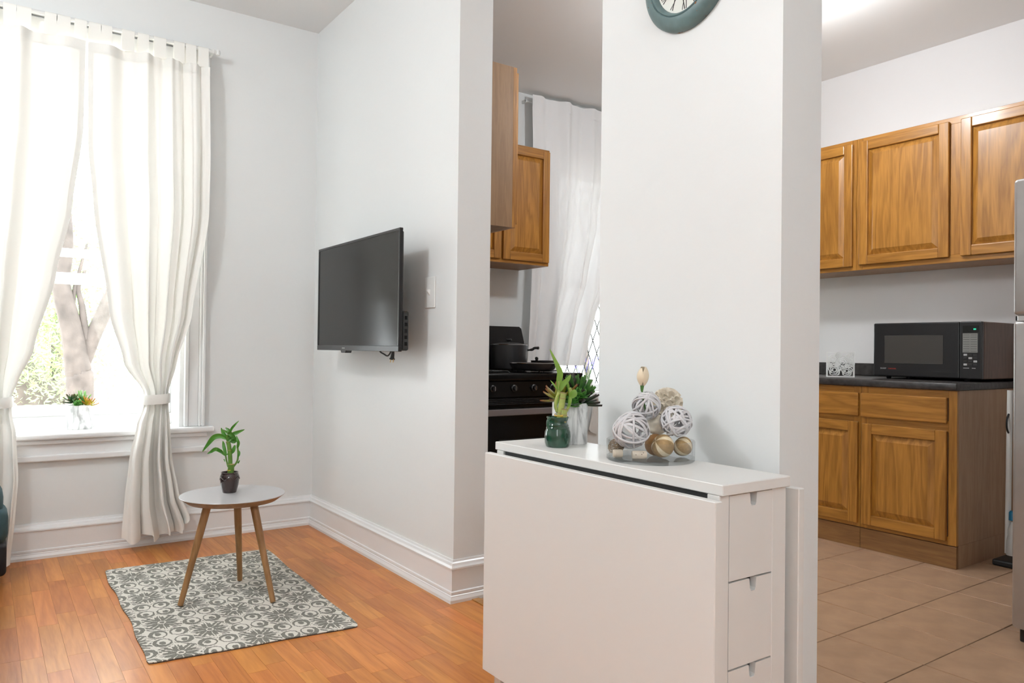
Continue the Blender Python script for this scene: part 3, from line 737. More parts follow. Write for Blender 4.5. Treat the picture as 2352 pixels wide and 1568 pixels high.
bamboo_stalk(pl, [pw(531, 1090, -.01), pw(533, 1078, -.01), pw(533, 1066, -.01)], .008, 'bamboo_d', (1.0,))
bm = B(); c_ = pw(530, 1079, -.004); tube(bm, [c_+Vector((.0135*math.cos(a), .0125*math.sin(a), .001*math.sin(3*a))) for a in [i*2*math.pi/20 for i in range(21)]], .0014, 6, False); obj('wire_tie', bm, 'gold', pl, True)
def shoot(root, pts, r, mat): return obj('shoot', tube(B(), smooth_path(pts, 5), r, 8), mat, root, True)
shoot(pl, [pw(524, 1072), pw(520, 1056), pw(518, 1046), pw(513, 1038)], .0032, 'bamboo_d')
shoot(pl, [pw(536, 1072), pw(545, 1058), pw(547, 1040), pw(545, 1022)], .0038, 'bamboo_d')
shoot(pl, [pw(526, 1040), pw(522, 1010), pw(522, 998)], .004, 'bamboo_d')
for pts, w in ([((520, 1008), (508, 1001), (492, 1004), (478, 1020), (465, 1037)), .021], [((518, 1046), (508, 1036), (496, 1031), (485, 1037), (476, 1042)), .016],
               [((524, 1012), (517, 1000), (512, 992), (508, 982)), .016], [((524, 1014), (530, 1004), (527, 990), (518, 982)), .02], [((525, 1008), (538, 1012), (534, 1000), (510, 986)), .022],
               [((524, 1004), (534, 998), (547, 992), (562, 986)), .017], [((526, 1000), (532, 985), (540, 975), (549, 966)), .010], [((540, 1022), (536, 1034), (528, 1040), (521, 1044)), .017],
               [((545, 1030), (548, 1018), (546, 1010), (543, 1000)), .013], [((520, 1046), (516, 1030), (514, 1020), (512, 1012)), .015], [((546, 1050), (549, 1044), (550, 1038), (548, 1034)), .010],
               [((517, 1060), (516, 1056), (513, 1055)), .006], [((546, 1064), (549, 1060), (551, 1056)), .006]):
    obj('leaf', leaf_sheet([pw(*p, random.uniform(-.012, .012)) for p in pts], w, .2), 'lf_bam_d', pl, 'all')

# ------------------------------------------------------------------ succulent pots
def leaf_unit(kind):
    bm = B(); rows = []; n = 9
    for i in range(n+1):
        t = i/n
        if kind == 'pointed': w = .5*math.sin(math.pi*min(1, t*.8+.2))**.9*(1 if t < .999 else 0); c = .22*t*t
        elif kind == 'paddle': w = .5*(.35+.65*math.sin(math.pi*min(1, t*.62+.1)))*(1-max(0, t-.8)**2*22); c = .15*t*t
        elif kind == 'round': w = .5*math.sin(math.pi*min(1, .12+t*.86))**.55; c = .35*t*t
        else: w = .5*(1-t)**.6; c = .12*t*t
        th_ = .10*math.sin(math.pi*min(1, .1+t*.88))
        rows.append([bm.verts.new((-w, c+.10*w, t)), bm.verts.new((-w*.5, c-.02, t)), bm.verts.new((0, c-.05-th_*.3, t)), bm.verts.new((w*.5, c-.02, t)), bm.verts.new((w, c+.10*w, t)), bm.verts.new((0, c+.06, t))])
    for a, d in zip(rows, rows[1:]):
        for k in range(6): bm.faces.new((a[k], a[(k+1) % 6], d[(k+1) % 6], d[k]))
    return bm
LEAF = {}
def leaf_mesh(kind, mat):
    if (kind, mat) not in LEAF:
        bm = leaf_unit(kind); bmesh.ops.recalc_face_normals(bm, faces=bm.faces); me = bpy.data.meshes.new('leaf'); bm.to_mesh(me); bm.free()
        for p in me.polygons: p.use_smooth = True
        me.materials.append(M[mat]); LEAF[(kind, mat)] = me
    return LEAF[(kind, mat)]
def put_leaf(root, kind, mat, base, d, ln, w):
    d = d.normalized(); hz = Vector((d.x, d.y, 0)); hz = hz.normalized() if hz.length > .05 else Vector((1, 0, 0))
    zx = d; xx = Vector((-hz.y, hz.x, 0)); yy_ = zx.cross(xx).normalized()       # +y curls up and outwards
    mt = Matrix.Identity(4)
    for i in range(3): mt[i][0] = xx[i]*w; mt[i][1] = yy_[i]*ln*.8; mt[i][2] = zx[i]*ln; mt[i][3] = base[i]
    return inst('leaf', leaf_mesh(kind, mat), root, mt)
def rosette(root, kind, mat, c, rings, tilt=Vector((0, 0, 1)), seed=0):
    rg = random.Random(seed); qn = Vector((0, 0, 1)).rotation_difference(tilt.normalized())
    for n, el, ln, w in rings:
        off = rg.uniform(0, 6)
        for i in range(n):
            a = off+2*math.pi*i/n+rg.uniform(-.15, .15); e = R(el+rg.uniform(-6, 6))
            d = qn @ Vector((math.cos(a)*math.cos(e), math.sin(a)*math.cos(e), math.sin(e)))
            put_leaf(root, kind, mat, c, d, ln*rg.uniform(.88, 1.1), w)
def marble_pot(label, loc, r, h):
    t = thing('potted_succulents', label, 'potted plant', loc)
    obj('pot', lathe(B(), [(0, 0), (r-.002, 0), (r, .003), (r, h-.001), (r-.001, h), (r-.005, h), (r-.006, h-.012), (0, h-.012)], 48), 'marble', t, True)
    obj('soil', lathe(B(), [(0, h-.008), (r-.0062, h-.008), (r-.0062, h-.0115), (0, h-.0115)], 32), 'soil', t)
    return t
rv = Vector((cy, -sy, 0)); fv2 = Vector((sy, cy, 0)); uz = Vector((0, 0, 1))
pb = on_z(1311, 1021, .74); pb = pb+fv2*.045
t = marble_pot('marble-patterned pot of dark and yellow succulents on the white drop-leaf table', (pb.x, pb.y, .74), .0515, .117)
S = .117
rosette(t, 'pointed', 'lf_yel', rv*-.030+fv2*-.014+uz*(S+.010), [(7, 12, .066, .026), (5, 45, .062, .024), (3, 75, .05, .02)], (uz-rv*.35-fv2*.2), 1)
rosette(t, 'spike', 'lf_spike', rv*.018+fv2*.01+uz*(S-.002), [(18, 40, .074, .007), (18, 60, .080, .007), (14, 80, .078, .007)], uz+rv*.15, 2)
rosette(t, 'round', 'lf_round', rv*.004+fv2*-.038+uz*(S-.002), [(7, 10, .032, .032), (6, 38, .030, .030), (4, 68, .024, .024)], uz-fv2*.7, 3)
rosette(t, 'round', 'lf_round', rv*.028+fv2*-.030+uz*(S+.016), [(6, 15, .030, .030), (4, 55, .028, .026)], uz-fv2*.6, 33)
rosette(t, 'paddle', 'lf_dark', rv*.030+fv2*-.002+uz*(S-.002), [(9, 10, .062, .020), (8, 34, .060, .019)], uz+rv*.35, 4)
rosette(t, 'paddle', 'lf_dark', rv*.004+fv2*.022+uz*(S+.016), [(7, 35, .06, .018), (6, 60, .066, .018), (3, 80, .066, .016)], uz, 5)
SILLP = on_z(184, 989, SILL)
yb_ = YW+.10
pb2 = Vector((on_y(184, 985, yb_).x, yb_+.03, SILL))
t = marble_pot('marble-patterned pot of bright succulents on the window sill', pb2, .0600, .118); S = .118
rosette(t, 'paddle', 'lf_mid', rv*-.030+fv2*-.01+uz*(S+.012), [(8, 10, .055, .018), (7, 40, .052, .017), (4, 70, .045, .015)], uz-rv*.35, 11)
rosette(t, 'spike', 'lf_spikel', rv*.004+fv2*.015+uz*(S), [(12, 50, .065, .008), (9, 72, .07, .008)], uz, 12)
rosette(t, 'round', 'lf_round', rv*.010+fv2*-.036+uz*(S), [(7, 15, .030, .026), (6, 42, .028, .024), (4, 70, .02, .018)], uz-fv2*.4, 13)
rosette(t, 'pointed', 'lf_org', rv*.042+fv2*-.004+uz*(S-.004), [(6, 18, .052, .020), (5, 50, .05, .019), (3, 75, .04, .015)], uz+rv*.3, 14)

# ------------------------------------------------------------------ drop-leaf table with drawers
gt = thing('drop_leaf_table', 'white drop-leaf table with drawers standing against the pillar', 'table', (1.34, 1.415, 0))
g0 = Vector((1.34, 1.415, 0))
def gbox(bm, x0, y0, z0, x1, y1, z1, bev=.0015): return box(bm, x0-g0.x, y0-g0.y, z0, x1-g0.x, y1-g0.y, z1, bev)
obj('tabletop', gbox(B(), 1.228, 1.003, .717, 1.453, 1.831, .74, .0018), 'white_lam', gt)
obj('front_leaf', gbox(B(), 1.196, .995, .085, 1.217, 1.836, .7105, .0018), 'white_lam', gt)
obj('back_leaf', gbox(B(), 1.472, .995, .085, 1.493, 1.836, .7105, .0018), 'white_lam', gt)
for xa, xb, ya in ((1.229, 1.259, 1.012), (1.402, 1.450, 1.012), (1.229, 1.259, 1.79), (1.420, 1.450, 1.79)): obj('leg', gbox(B(), xa, ya, 0, xb, ya+.033, .7165), 'white_lam', gt)
obj('toe_rail', gbox(B(), 1.259, 1.014, 0, 1.402, 1.03, .05, .0008), 'white_lam', gt)
bm = B(); gbox(bm, 1.245, 1.045, .05, 1.252, 1.79, .70, 0); gbox(bm, 1.428, 1.045, .05, 1.434, 1.79, .70, 0); gbox(bm, 1.252, 1.40, .05, 1.428, 1.412, .70, 0); gbox(bm, 1.252, 1.80, .05, 1.42, 1.806, .716, 0); gbox(bm, 1.252, 1.045, .05, 1.428, 1.79, .06, 0)
obj('carcass', bm, 'white_lam', gt)
obj('gap_shade_rail', gbox(B(), 1.236, 1.045, .664, 1.245, 1.79, .7165, 0), 'hinge_gap_shade', gt)  # near-black strip paints the shade in the gap under the tabletop
for yh in (1.10, 1.33, 1.52, 1.72):
    bm = B(); gbox(bm, 1.2175, yh-.03, .699, 1.236, yh+.03, .7025, .0005)
    for k in range(4): tube(bm, (Vector((1.222-g0.x, yh-.028+.0145*k-g0.y, .7045)), Vector((1.222-g0.x, yh-.0165+.0145*k-g0.y, .7045))), .003, 8)
    obj('hinge', bm, 'hinge_gap_shade', gt)
for i, (za, zb) in enumerate(((.538, .7135), (.357, .534), (.176, .353), (.052, .172))):
    # drawer front with a notch cut in the top edge
    xa, xb, xc, nw, nd = 1.2605, 1.4005, 1.338, .0115, .027
    poly = [(xa, za), (xb, za), (xb, zb), (xc+nw, zb), (xc+nw*.8, zb-nd*.8), (xc+nw*.5, zb-nd), (xc-nw*.5, zb-nd), (xc-nw*.8, zb-nd*.8), (xc-nw, zb), (xa, zb)]
    bm = B(); prism(bm, poly, 1.0125, 1.028, lambda p, z: Vector((p[0]-g0.x, z-g0.y, p[1])))
    d_ = obj('drawer', bm, 'white_lam', gt)
    bm = B(); gbox(bm, xa+.006, 1.029, za+.01, xb-.006, 1.38, za+.016, 0); gbox(bm, xa+.006, 1.029, za+.016, xa+.014, 1.38, zb-.035, 0); gbox(bm, xb-.014, 1.029, za+.016, xb-.006, 1.38, zb-.035, 0)
    obj('drawer_box', bm, 'white_lam', d_)

# green jug with bamboo
jb = on_z(1282, 1029, .74); jb = jb+fv2*.033
jb = Vector((jb.x, jb.y, .74))
pl = thing('bamboo_jug', 'lucky bamboo stalks in a glossy green jug on the white drop-leaf table', 'potted plant', jb)
pj = lambda px, py, dd=0.0: near(px, py, jb, dd)-jb
jug = obj('jug', lathe(B(), [(0, 0), (.030, 0), (.033, .003), (.0355, .012), (.0365, .03), (.0355, .042), (.032, .050), (.0325, .053), (.0300, .057), (.0305, .060), (.0275, .064), (.0265, .070), (.0295, .078), (.0315, .082), (.0305, .0835), (.028, .081), (.0245, .070), (.029, .05), (.032, .03), (.028, .008), (0, .006)], 44), 'greenglaze', pl, True)
bm = B(); a0 = Vector((0, 0, 0))-rv*.018-fv2*.022
tube(bm, smooth_path([a0+uz*.079+(-rv*.004-fv2*.004), a0-rv*.010-fv2*.012+uz*.076, a0-rv*.011-fv2*.014+uz*.064, a0-rv*.008-fv2*.010+uz*.052], 5), .0042, 10); obj('handle', bm, 'greenglaze', jug, True)
bm = B()
for s in (-1, 1):
    for k in range(1):
        c0 = rv*.023-fv2*.028
        pts = [c0*(1.0)+uz*.012, (c0+rv*s*.009*(1 if s > 0 else .8)).normalized()*.0372+uz*.026, c0.normalized()*.0372+(rv*.003)+uz*.041]
        tube(bm, smooth_path([p.xy.to_3d().normalized()*.0370+uz*p.z for p in pts], 5), .0011, 6)
tube(bm, [c0.normalized()*.0375+uz*.012, c0.normalized()*.0375+uz*.04], .0009, 6)
for k in range(3):
    tube(bm, [c0.normalized()*.0375+uz*(.016+.006*k), (c0+rv*.006).normalized()*.0375+uz*(.021+.006*k)], .0007, 5)
obj('leaf_relief', bm, 'greenglaze', jug, True)
bamboo_stalk(pl, [pj(1283, 985), pj(1287, 950), pj(1294, 902)], .0088, 'bamboo', (.12, .52, .84, 1.0))
bamboo_stalk(pl, [pj(1292, 990, -.012), pj(1294, 965, -.012), pj(1297, 940, -.012)], .0078, 'bamboo', (.45, .72, 1.0))
bm = B(); c_ = pj(1288, 955, -.005)
for dz in (0, .003): tube(bm, [c_+uz*dz+Vector((.0175*math.cos(a)*cy, -.0175*math.cos(a)*sy, 0))+fv2*.0145*math.sin(a)+uz*.002*math.sin(2*a+dz*900) for a in [i*2*math.pi/24 for i in range(25)]], .0011, 6, False)
obj('wire_tie', bm, 'gold', pl, True)
for pts, r in ([((1279, 945), (1276, 925), (1281, 908), (1284, 900)), .0042], [((1301, 944), (1309, 925), (1311, 905), (1309, 890)), .0042], [((1284, 905), (1283, 890), (1283, 875)), .005]): shoot(pl, [pj(*p) for p in pts], r, 'bamboo')
for pts, w in ([((1283, 900), (1284, 875), (1286, 855), (1278, 835), (1263, 802)), .017], [((1287, 898), (1291, 885), (1303, 872), (1311, 860)), .015], [((1283, 896), (1276, 888), (1270, 880), (1264, 873)), .005],
               [((1309, 915), (1307, 895), (1304, 880), (1303, 872)), .007], [((1310, 912), (1318, 903), (1324, 898)), .02], [((1283, 908), (1279, 920), (1276, 935), (1279, 948)), .010], [((1309, 908), (1308, 925), (1303, 942)), .009]):
    obj('leaf', leaf_sheet([pj(*p, random.uniform(-.008, .008)) for p in pts], w, .2), 'lf_bam', pl, 'all')

# ------------------------------------------------------------------ glass dish with decorative balls
dc = Vector((1.343, 1.345, .74)); dr = .108        # dc: reference point for the pile
dcen = Vector((1.362, 1.338, .74))
M['dish_glass'] = pane_mat('dish_glass', (.972, .976, .976)); M['dish_base'] = pane_mat('dish_base_glass', (.86, .875, .88))
dish = thing('glass_dish', 'low round clear glass dish holding decorative balls', 'dish', dcen)
obj('wall', lathe(B(), [(dr-.005, .0093), (dr, .0093), (dr, .049), (dr-.0015, .0505), (dr-.0035, .0505), (dr-.005, .049), (dr-.005, .0093)], 72), 'dish_glass', dish, True)
obj('base', lathe(B(), [(0, 0), (dr-.003, 0), (dr, .003), (dr, .0092), (0, .0092)], 72), 'dish_base', dish, True)
FLOORZ = .74+.0093
def band_mesh():
    bm = B(); n = 40; rows = []
    for i in range(n):
        a = 2*math.pi*i/n; r = 1+.02*math.sin(3*a)
        c = Vector((r*math.cos(a), r*math.sin(a), .05*math.sin(2*a))); ra = c.normalized(); up_ = Vector((0, 0, 1))
        rows.append([bm.verts.new(c+ra*x+up_*z) for x, z in ((-.035, -.075), (.02, -.07), (.04, 0), (.02, .07), (-.035, .075))])
    for i in range(n):
        a, c = rows[i], rows[(i+1) % n]
        for k in range(5): bm.faces.new((a[k], a[(k+1) % 5], c[(k+1) % 5], c[k]))
    bmesh.ops.recalc_face_normals(bm, faces=bm.faces)
    me = bpy.data.meshes.new('strip'); bm.to_mesh(me); bm.free()
    for p in me.polygons: p.use_smooth = True
    me.materials.append(M['rattan']); return me
BAND = band_mesh()
def rattan_ball(label, c, r, seed, n=17):
    t = thing('rattan_ball', label, 'decorative ball', (c.x, c.y, c.z-r)); rg = random.Random(seed)
    for i in range(n):
        e = (rg.uniform(0, 6.3), rg.uniform(0, 6.3), rg.uniform(0, 6.3)); k = r*rg.uniform(.86, .955)
        sz = rg.uniform(.75, 1.15); off = rg.uniform(-.38, .38)
        rad = k*math.sqrt(1-off*off)
        from mathutils import Euler
        mt = Matrix.Translation((0, 0, r)) @ Euler(e).to_matrix().to_4x4() @ Matrix.Translation((0, 0, off*k)) @ Matrix.Diagonal((rad, rad, r*sz, 1))
        inst('strip', BAND, t, mt)
    return t
cA = near(1450, 988, dc, -.025); cB = near(1485, 931, dc, .022); cC = near(1553, 967, dc, -.010)
rA, rB, rC = .0465, .0375, .0405
cA.z = max(cA.z, FLOORZ+rA)
rattan_ball('largest white rattan ball resting low in the glass dish', cA, rA, 21, 17)
rattan_ball('white rattan ball on top of the pile with the cream flower in it', cB, rB, 22, 15)
rattan_ball('white rattan ball lying on the two striped gourds', cC, rC, 23, 18)
def gourd(label, c, r, d):
    bm = B(); prof = [(0, -r*.92)]+[(r*(.52 if False else 1)*math.sin(a)*(1.0-.10*math.cos(a)), -r*.92*math.cos(a)) for a in [i*math.pi/16 for i in range(1, 16)]]+[(0, r*.92)]
    lathe(bm, prof, 40); o = obj('striped_gourd', bm, 'gourd', None, 'all', c); o.rotation_euler = Vector(d).to_track_quat('Z', 'Y').to_euler()
    return tag(o, label, 'decorative ball')
g1 = near(1523, 1024, dc, -.03); g1.z = FLOORZ+.0285; gourd('tan striped gourd at the front middle of the glass dish', g1, .0285, (-.75, .15, .45))
g2 = near(1569, 1030, dc, .0); g2.z = FLOORZ+.0245; gourd('tan striped gourd half behind the other at the dish rim', g2, .0245, (-.55, .45, .55))
bb = near(1506, 1015, dc, .01); bb.z = FLOORZ+.027
bm = B(); lathe(bm, [(0, -.027)]+[(.027*math.sin(a), -.027*math.cos(a)) for a in [i*math.pi/14 for i in range(1, 14)]]+[(0, .027)], 32)
tag(obj('brown_ball', bm, 'brownball', None, 'all', bb), 'plain brown ball behind the front striped gourd', 'decorative ball')
wb = near(1532, 926, dc, .078)
t = thing('shaving_ball', 'ball of curled cream wood shavings behind the rattan balls', 'decorative ball', (wb.x, wb.y, wb.z-.04)); rg = random.Random(4)
core_ = B(); lathe(core_, [(0, -.026)]+[(.026*math.sin(a), -.026*math.cos(a)) for a in [i*math.pi/10 for i in range(1, 10)]]+[(0, .026)], 20); obj('core', core_, 'bark', t, 'all', (0, 0, .04))
pet = B(); rows = []
for i in range(9):
    a = i/8*5.2; rr_ = 1-.07*i; rows.append((pet.verts.new((rr_*math.cos(a), rr_*math.sin(a), -.55)), pet.verts.new((rr_*1.15*math.cos(a), rr_*1.15*math.sin(a), .6))))
for a, c in zip(rows, rows[1:]): pet.faces.new((a[0], c[0], c[1], a[1]))
me = bpy.data.meshes.new('curl'); pet.to_mesh(me); pet.free(); me.materials.append(M['bark'])
for p in me.polygons: p.use_smooth = True
for i in range(44):
    z = 1-2*(i+.5)/44; a = i*2.39996; d = Vector((math.sqrt(1-z*z)*math.cos(a), math.sqrt(1-z*z)*math.sin(a), z))
    inst('curl', me, t, Matrix.Translation(Vector((0, 0, .04))+d*.033) @ d.to_track_quat('Z', 'Y').to_matrix().to_4x4() @ Matrix.Diagonal((.0095, .0095, .012, 1)))
# a second lower shaving ball fills the middle of the pile and carries the upper ones
wb2 = near(1508, 975, dc, .050)
lo = obj('shaving_ball', lathe(B(), [(0, -.027)]+[(0.027*math.sin(a)*(1+.05*math.cos(7*a)), -0.027*math.cos(a)) for a in [i*math.pi/18 for i in range(1, 18)]]+[(0, .027)], 26), 'bark', None, 'all', wb2)
tag(lo, 'rough cream bark ball hidden in the middle of the pile', 'decorative ball')
fb = near(1415, 1022, dc, .0); fb.z = FLOORZ+.0215
bm = B(); rg = random.Random(8)
for i in range(46):
    a, e, rr_ = rg.uniform(0, 6.28), rg.uniform(-1.4, 1.4), .019
    ax = Vector((math.cos(a)*math.cos(e), math.sin(a)*math.cos(e), math.sin(e))); u_ = ax.orthogonal().normalized(); w_ = ax.cross(u_); s0 = rg.uniform(0, 6)
    tube(bm, [(u_*math.cos(s0+k*.5)+w_*math.sin(s0+k*.5))*rr_*rg.uniform(.9, 1.06) for k in range(8)], .0007, 4)
tag(obj('fibre_ball', bm, 'fibre', None, False, fb), 'small ball of brown dried fibre at the rim of the dish', 'decorative ball')
def stick(label, pa, pz, r, dots, dd):
    a, c = near(*pa, dc, dd), near(*pz, dc, dd); a.z = c.z = FLOORZ+r; mid = (a+c)/2
    t = thing('wood_stick', label, 'wood stick', (mid.x, mid.y, FLOORZ)); d = (c-a)/2; u3 = Vector((0, 0, r)); dn = d.normalized()
    obj('stick_body', tube(B(), [u3-d, u3-d+dn*.0025, u3+d-dn*.0025, u3+d], [r*.86, r, r, r*.86], 20), 'stickwood', t, True)
    for f, v in dots:
        p = u3+d*f+(-fv2*.8+uz*v).normalized()*r*.97
        obj('hole', lathe(B(), [(0, -.0006), (.0014, -.0006), (.0014, .0006), (0, .0006)], 8, *p), 'dot', t)
    return t
stick('short pale wood stick with no holes in the glass dish', (1408, 1029), (1430, 1037), .0098, [], -.03)
stick('pale wood stick with small dark holes in the glass dish', (1452, 1034), (1485, 1029), .0098, [(-.55, .1), (.25, .2), (.5, .6)], -.05)
# cream flower
fp = near(1479, 900, cB); fl0 = Vector((fp.x, fp.y, fp.z))
t = thing('wood_flower', 'cream carved tulip on a green stem above the rattan balls', 'flower', cB+Vector((0, 0, -rB*.5)))
o0 = Vector(t.location)
pf = lambda px, py, dd=0: near(px, py, cB, dd)-o0
obj('stem', tube(B(), smooth_path([pf(1484, 948), pf(1478, 920), pf(1475, 898), pf(1474, 890)], 4), .0022, 8), 'stem', t, True)
obj('calyx', tube(B(), [pf(1474.5, 899), pf(1474.5, 893), pf(1475, 885)], [.0028, .0040, .0052], 12), 'stem', t, True)
cb = pf(1476, 885); ax = (pf(1478, 842)-cb); axn = ax.normalized()
for i, (ang, k) in enumerate(((0, .86), (2.1, 1.0), (4.2, .95), (1.0, .8))):
    bm = B(); rows = []
    for j in range(13):
        t_ = j/12; rad = .0155*k*math.sin(math.pi*(.10+.78*t_))**.8; half = 1.15*math.sin(math.pi*(.12+.80*t_))**.6+.05
        e1 = axn.orthogonal().normalized(); e2 = axn.cross(e1)
        rows.append([bm.verts.new(cb+ax*t_*(1.0 if i != 1 else .93)+(e1*math.cos(ang+half*s)+e2*math.sin(ang+half*s))*rad) for s in [x/4-1 for x in range(9)]])
    for a, c in zip(rows, rows[1:]):
        for x in range(8): bm.faces.new((a[x], a[x+1], c[x+1], c[x]))
    obj('petal', bm, 'cream', t, 'all')

# ------------------------------------------------------------------ television
tv = thing('television', 'flat black television mounted on the white wall', 'television', (1.40, 3.27, 1.25))
ya, yb2, za, zb = 3.733-3.27, 2.812-3.27, .994-1.25, 1.507-1.25   # local extents
fr_ = B(); b_ = .011
box(fr_, 0, yb2, za, .016, ya, za+.024, .0015); box(fr_, 0, yb2, zb-b_, .016, ya, zb, .0015); box(fr_, 0, ya-b_, za+.024, .016, ya, zb-b_, .0015); box(fr_, 0, yb2, za+.024, .016, yb2+b_, zb-b_, .0015)
obj('bezel', fr_, 'black', tv)
obj('screen', box(B(), .003, yb2+b_-.001, za+.023, .010, ya-b_+.001, zb-b_+.001), 'screen', tv)
bm = B(); box(bm, .0101, yb2+.010, za+.010, .026, ya-.010, zb-.010, .005); box(bm, .026, yb2+.012, za+.004, .055, ya-.1, za+.17, .008, 2); box(bm, .026, -.15, -.13, .066, .15, .13, .01, 2); bk = obj('rear_cover', bm, 'black_m', tv)
for k in range(5): obj('port', box(B(), .034, yb2+.0105, za+.025+k*.027, .046, yb2+.0125, za+.04+k*.027), 'black_en', bk)
bm = B(); prism(bm, [(-.032, 0), (.032, 0), (.022, -.012), (-.022, -.012)], -.001, .03, lambda p, z: Vector((z, p[0]+.0-.0, za+p[1]+.001))); so_ = obj('sensor_lip', bm, 'black', tv); so_.location.y = .12
lg = obj('logo', box(B(), -.0008, .105, za+.009, 0.0005, .135, za+.014), 'greyprint', tv)
for k in range(6): obj('logo_letter_gap', box(B(), -.001, .1095+k*.0042, za+.009, .0, .1103+k*.0042, za+.014), 'black', lg)
bm = B(); box(bm, .066, -.12, -.12, .072, .12, .12, .002); box(bm, .072, -.02, -.06, .13, .02, .06, .004); box(bm, .128, -.06, -.14, .1515, .06, .14, .002); obj('wall_mount', bm, 'black_m', tv)
tp = lambda px, py: on_x(px, py, 1.462)-Vector((1.40, 3.27, 1.25))
cd = obj('power_cord', tube(B(), smooth_path([tp(870, 800), tp(874, 808), tp(882, 813), tp(889, 817), tp(894, 814), tp(898, 807), tp(902, 800)], 5), .0035, 8), 'black_m', tv, True)
pg = B(); tube(pg, [tp(904, 800), tp(903, 806), tp(902, 814), tp(901, 821), tp(900.5, 824.5)], [.0055, .0055, .0075, .009, .013], 10); pgo = obj('plug', pg, 'black_m', cd, True)
for dx in (-3.0, 3.2):
    pr = B(); tube(pr, [tp(900.5+dx, 824.5), tp(899.5+dx, 832)], .0016, 6); obj('prong', pr, 'brass', cd)

# light switch
sw = thing('light_switch', 'white toggle light switch on the wall beside the television', 'light switch', (XW, 2.817, 1.246))
obj('plate', box(B(), -.007, -.043, -.066, -.0003, .043, .066, .003, 2), 'white', sw)
obj('toggle', prism(B(), [(-.007, -.012), (-.007, .012), (-.018, .012), (-.020, .004)], -.005, .005, lambda p, z: Vector((p[0], z, p[1]))), 'white', sw)
for z in (-.03, .03): obj('screw', lathe(B(), [(0, 0), (.003, 0), (.003, .001), (0, .001)], 10), 'white', sw, False).matrix_local = Matrix.Translation((-.007, 0, z)) @ Matrix.Rotation(R(-90), 4, 'Y')

# ------------------------------------------------------------------ wall clock (its lower part is in view)
ck = thing('wall_clock', 'round teal wall clock with roman numerals and rusty rim on the pillar', 'clock', (XW, 1.400, 2.028))
RX = Matrix.Rotation(R(-90), 4, 'Y')             # local z -> -x
ro_ = .149
obj('rim', lathe(B(), [(ro_, .001), (ro_+.0005, .010), (ro_-.004, .018), (ro_-.016, .027), (ro_-.027, .031), (ro_-.034, .032), (ro_-.0365, .029), (ro_-.039, .032), (ro_-.042, .031), (ro_-.046, .025), (ro_-.049, .017), (ro_-.049, .001), (ro_, .001)], 72), 'teal', ck, True).matrix_local = RX
obj('dial', lathe(B(), [(0, .012), (ro_-.0492, .012), (ro_-.0492, .015), (0, .015)], 48), 'dial', ck).matrix_local = RX
rg = random.Random(2); bm = B()
for a in (-1.95, -1.70, -.75, -2.7, -1.2, .4, 2.0, 3.0):
    for k in range(5):
        aa = a+rg.uniform(-.07, .07); rr_, hz_ = rg.choice(((ro_+.0003, .006), (ro_-.016, .0272), (ro_-.034, .0322)))
        p = Vector((rr_*math.cos(aa), rr_*math.sin(aa), hz_)); lathe(bm, [(0, -.0006), (rg.uniform(.001, .003), 0), (0, .0006)], 7, *p)
obj('rust_spot', bm, 'rust', ck).matrix_local = RX
NUM = ['XII', 'I', 'II', 'III', 'IIII', 'V', 'VI', 'VII', 'VIII', 'IX', 'X', 'XI']
for h_, s in enumerate(NUM):
    bm = B(); a = R(90-30*h_); wd = {'I': .0065, 'V': .013, 'X': .013}; tot = sum(wd[c] for c in s); x = -tot/2; r0, r1 = .052, .094
    def stroke(x0_, x1_, w): 
        p = [(x0_-w, r0), (x0_+w, r0), (x1_+w, r1), (x1_-w, r1)]
        prism(bm, p, .0151, .0157, lambda q_, z: Vector(((q_[1]*math.cos(a)+q_[0]*math.sin(a)), (q_[1]*math.sin(a)-q_[0]*math.cos(a)), z)))
    for c in s:
        w_ = wd[c]; m_ = x+w_/2
        if c == 'I': stroke(m_, m_, .0012)
        elif c == 'V': stroke(m_, m_-.0045, .0014); stroke(m_, m_+.0045, .0008)
        else: stroke(m_-.0045, m_+.0045, .0008); stroke(m_+.0045, m_-.0045, .0014)
        x += w_
    obj('numeral', bm, 'ink_red' if h_ == 6 else 'ink', ck).matrix_local = RX
for a, ln, w in ((R(60), .045, .003), (R(140), .065, .002)):
    bm = B(); dx_ = Vector((math.cos(a), math.sin(a), 0)); dy_ = Vector((-dx_.y, dx_.x, 0))
    prism(bm, [(-.01, -w), (ln, -w*.4), (ln, w*.4), (-.01, w)], .018, .019, lambda q_, z: dx_*q_[0]+dy_*q_[1]+Vector((0, 0, z))); obj('hand', bm, 'ink', ck).matrix_local = RX

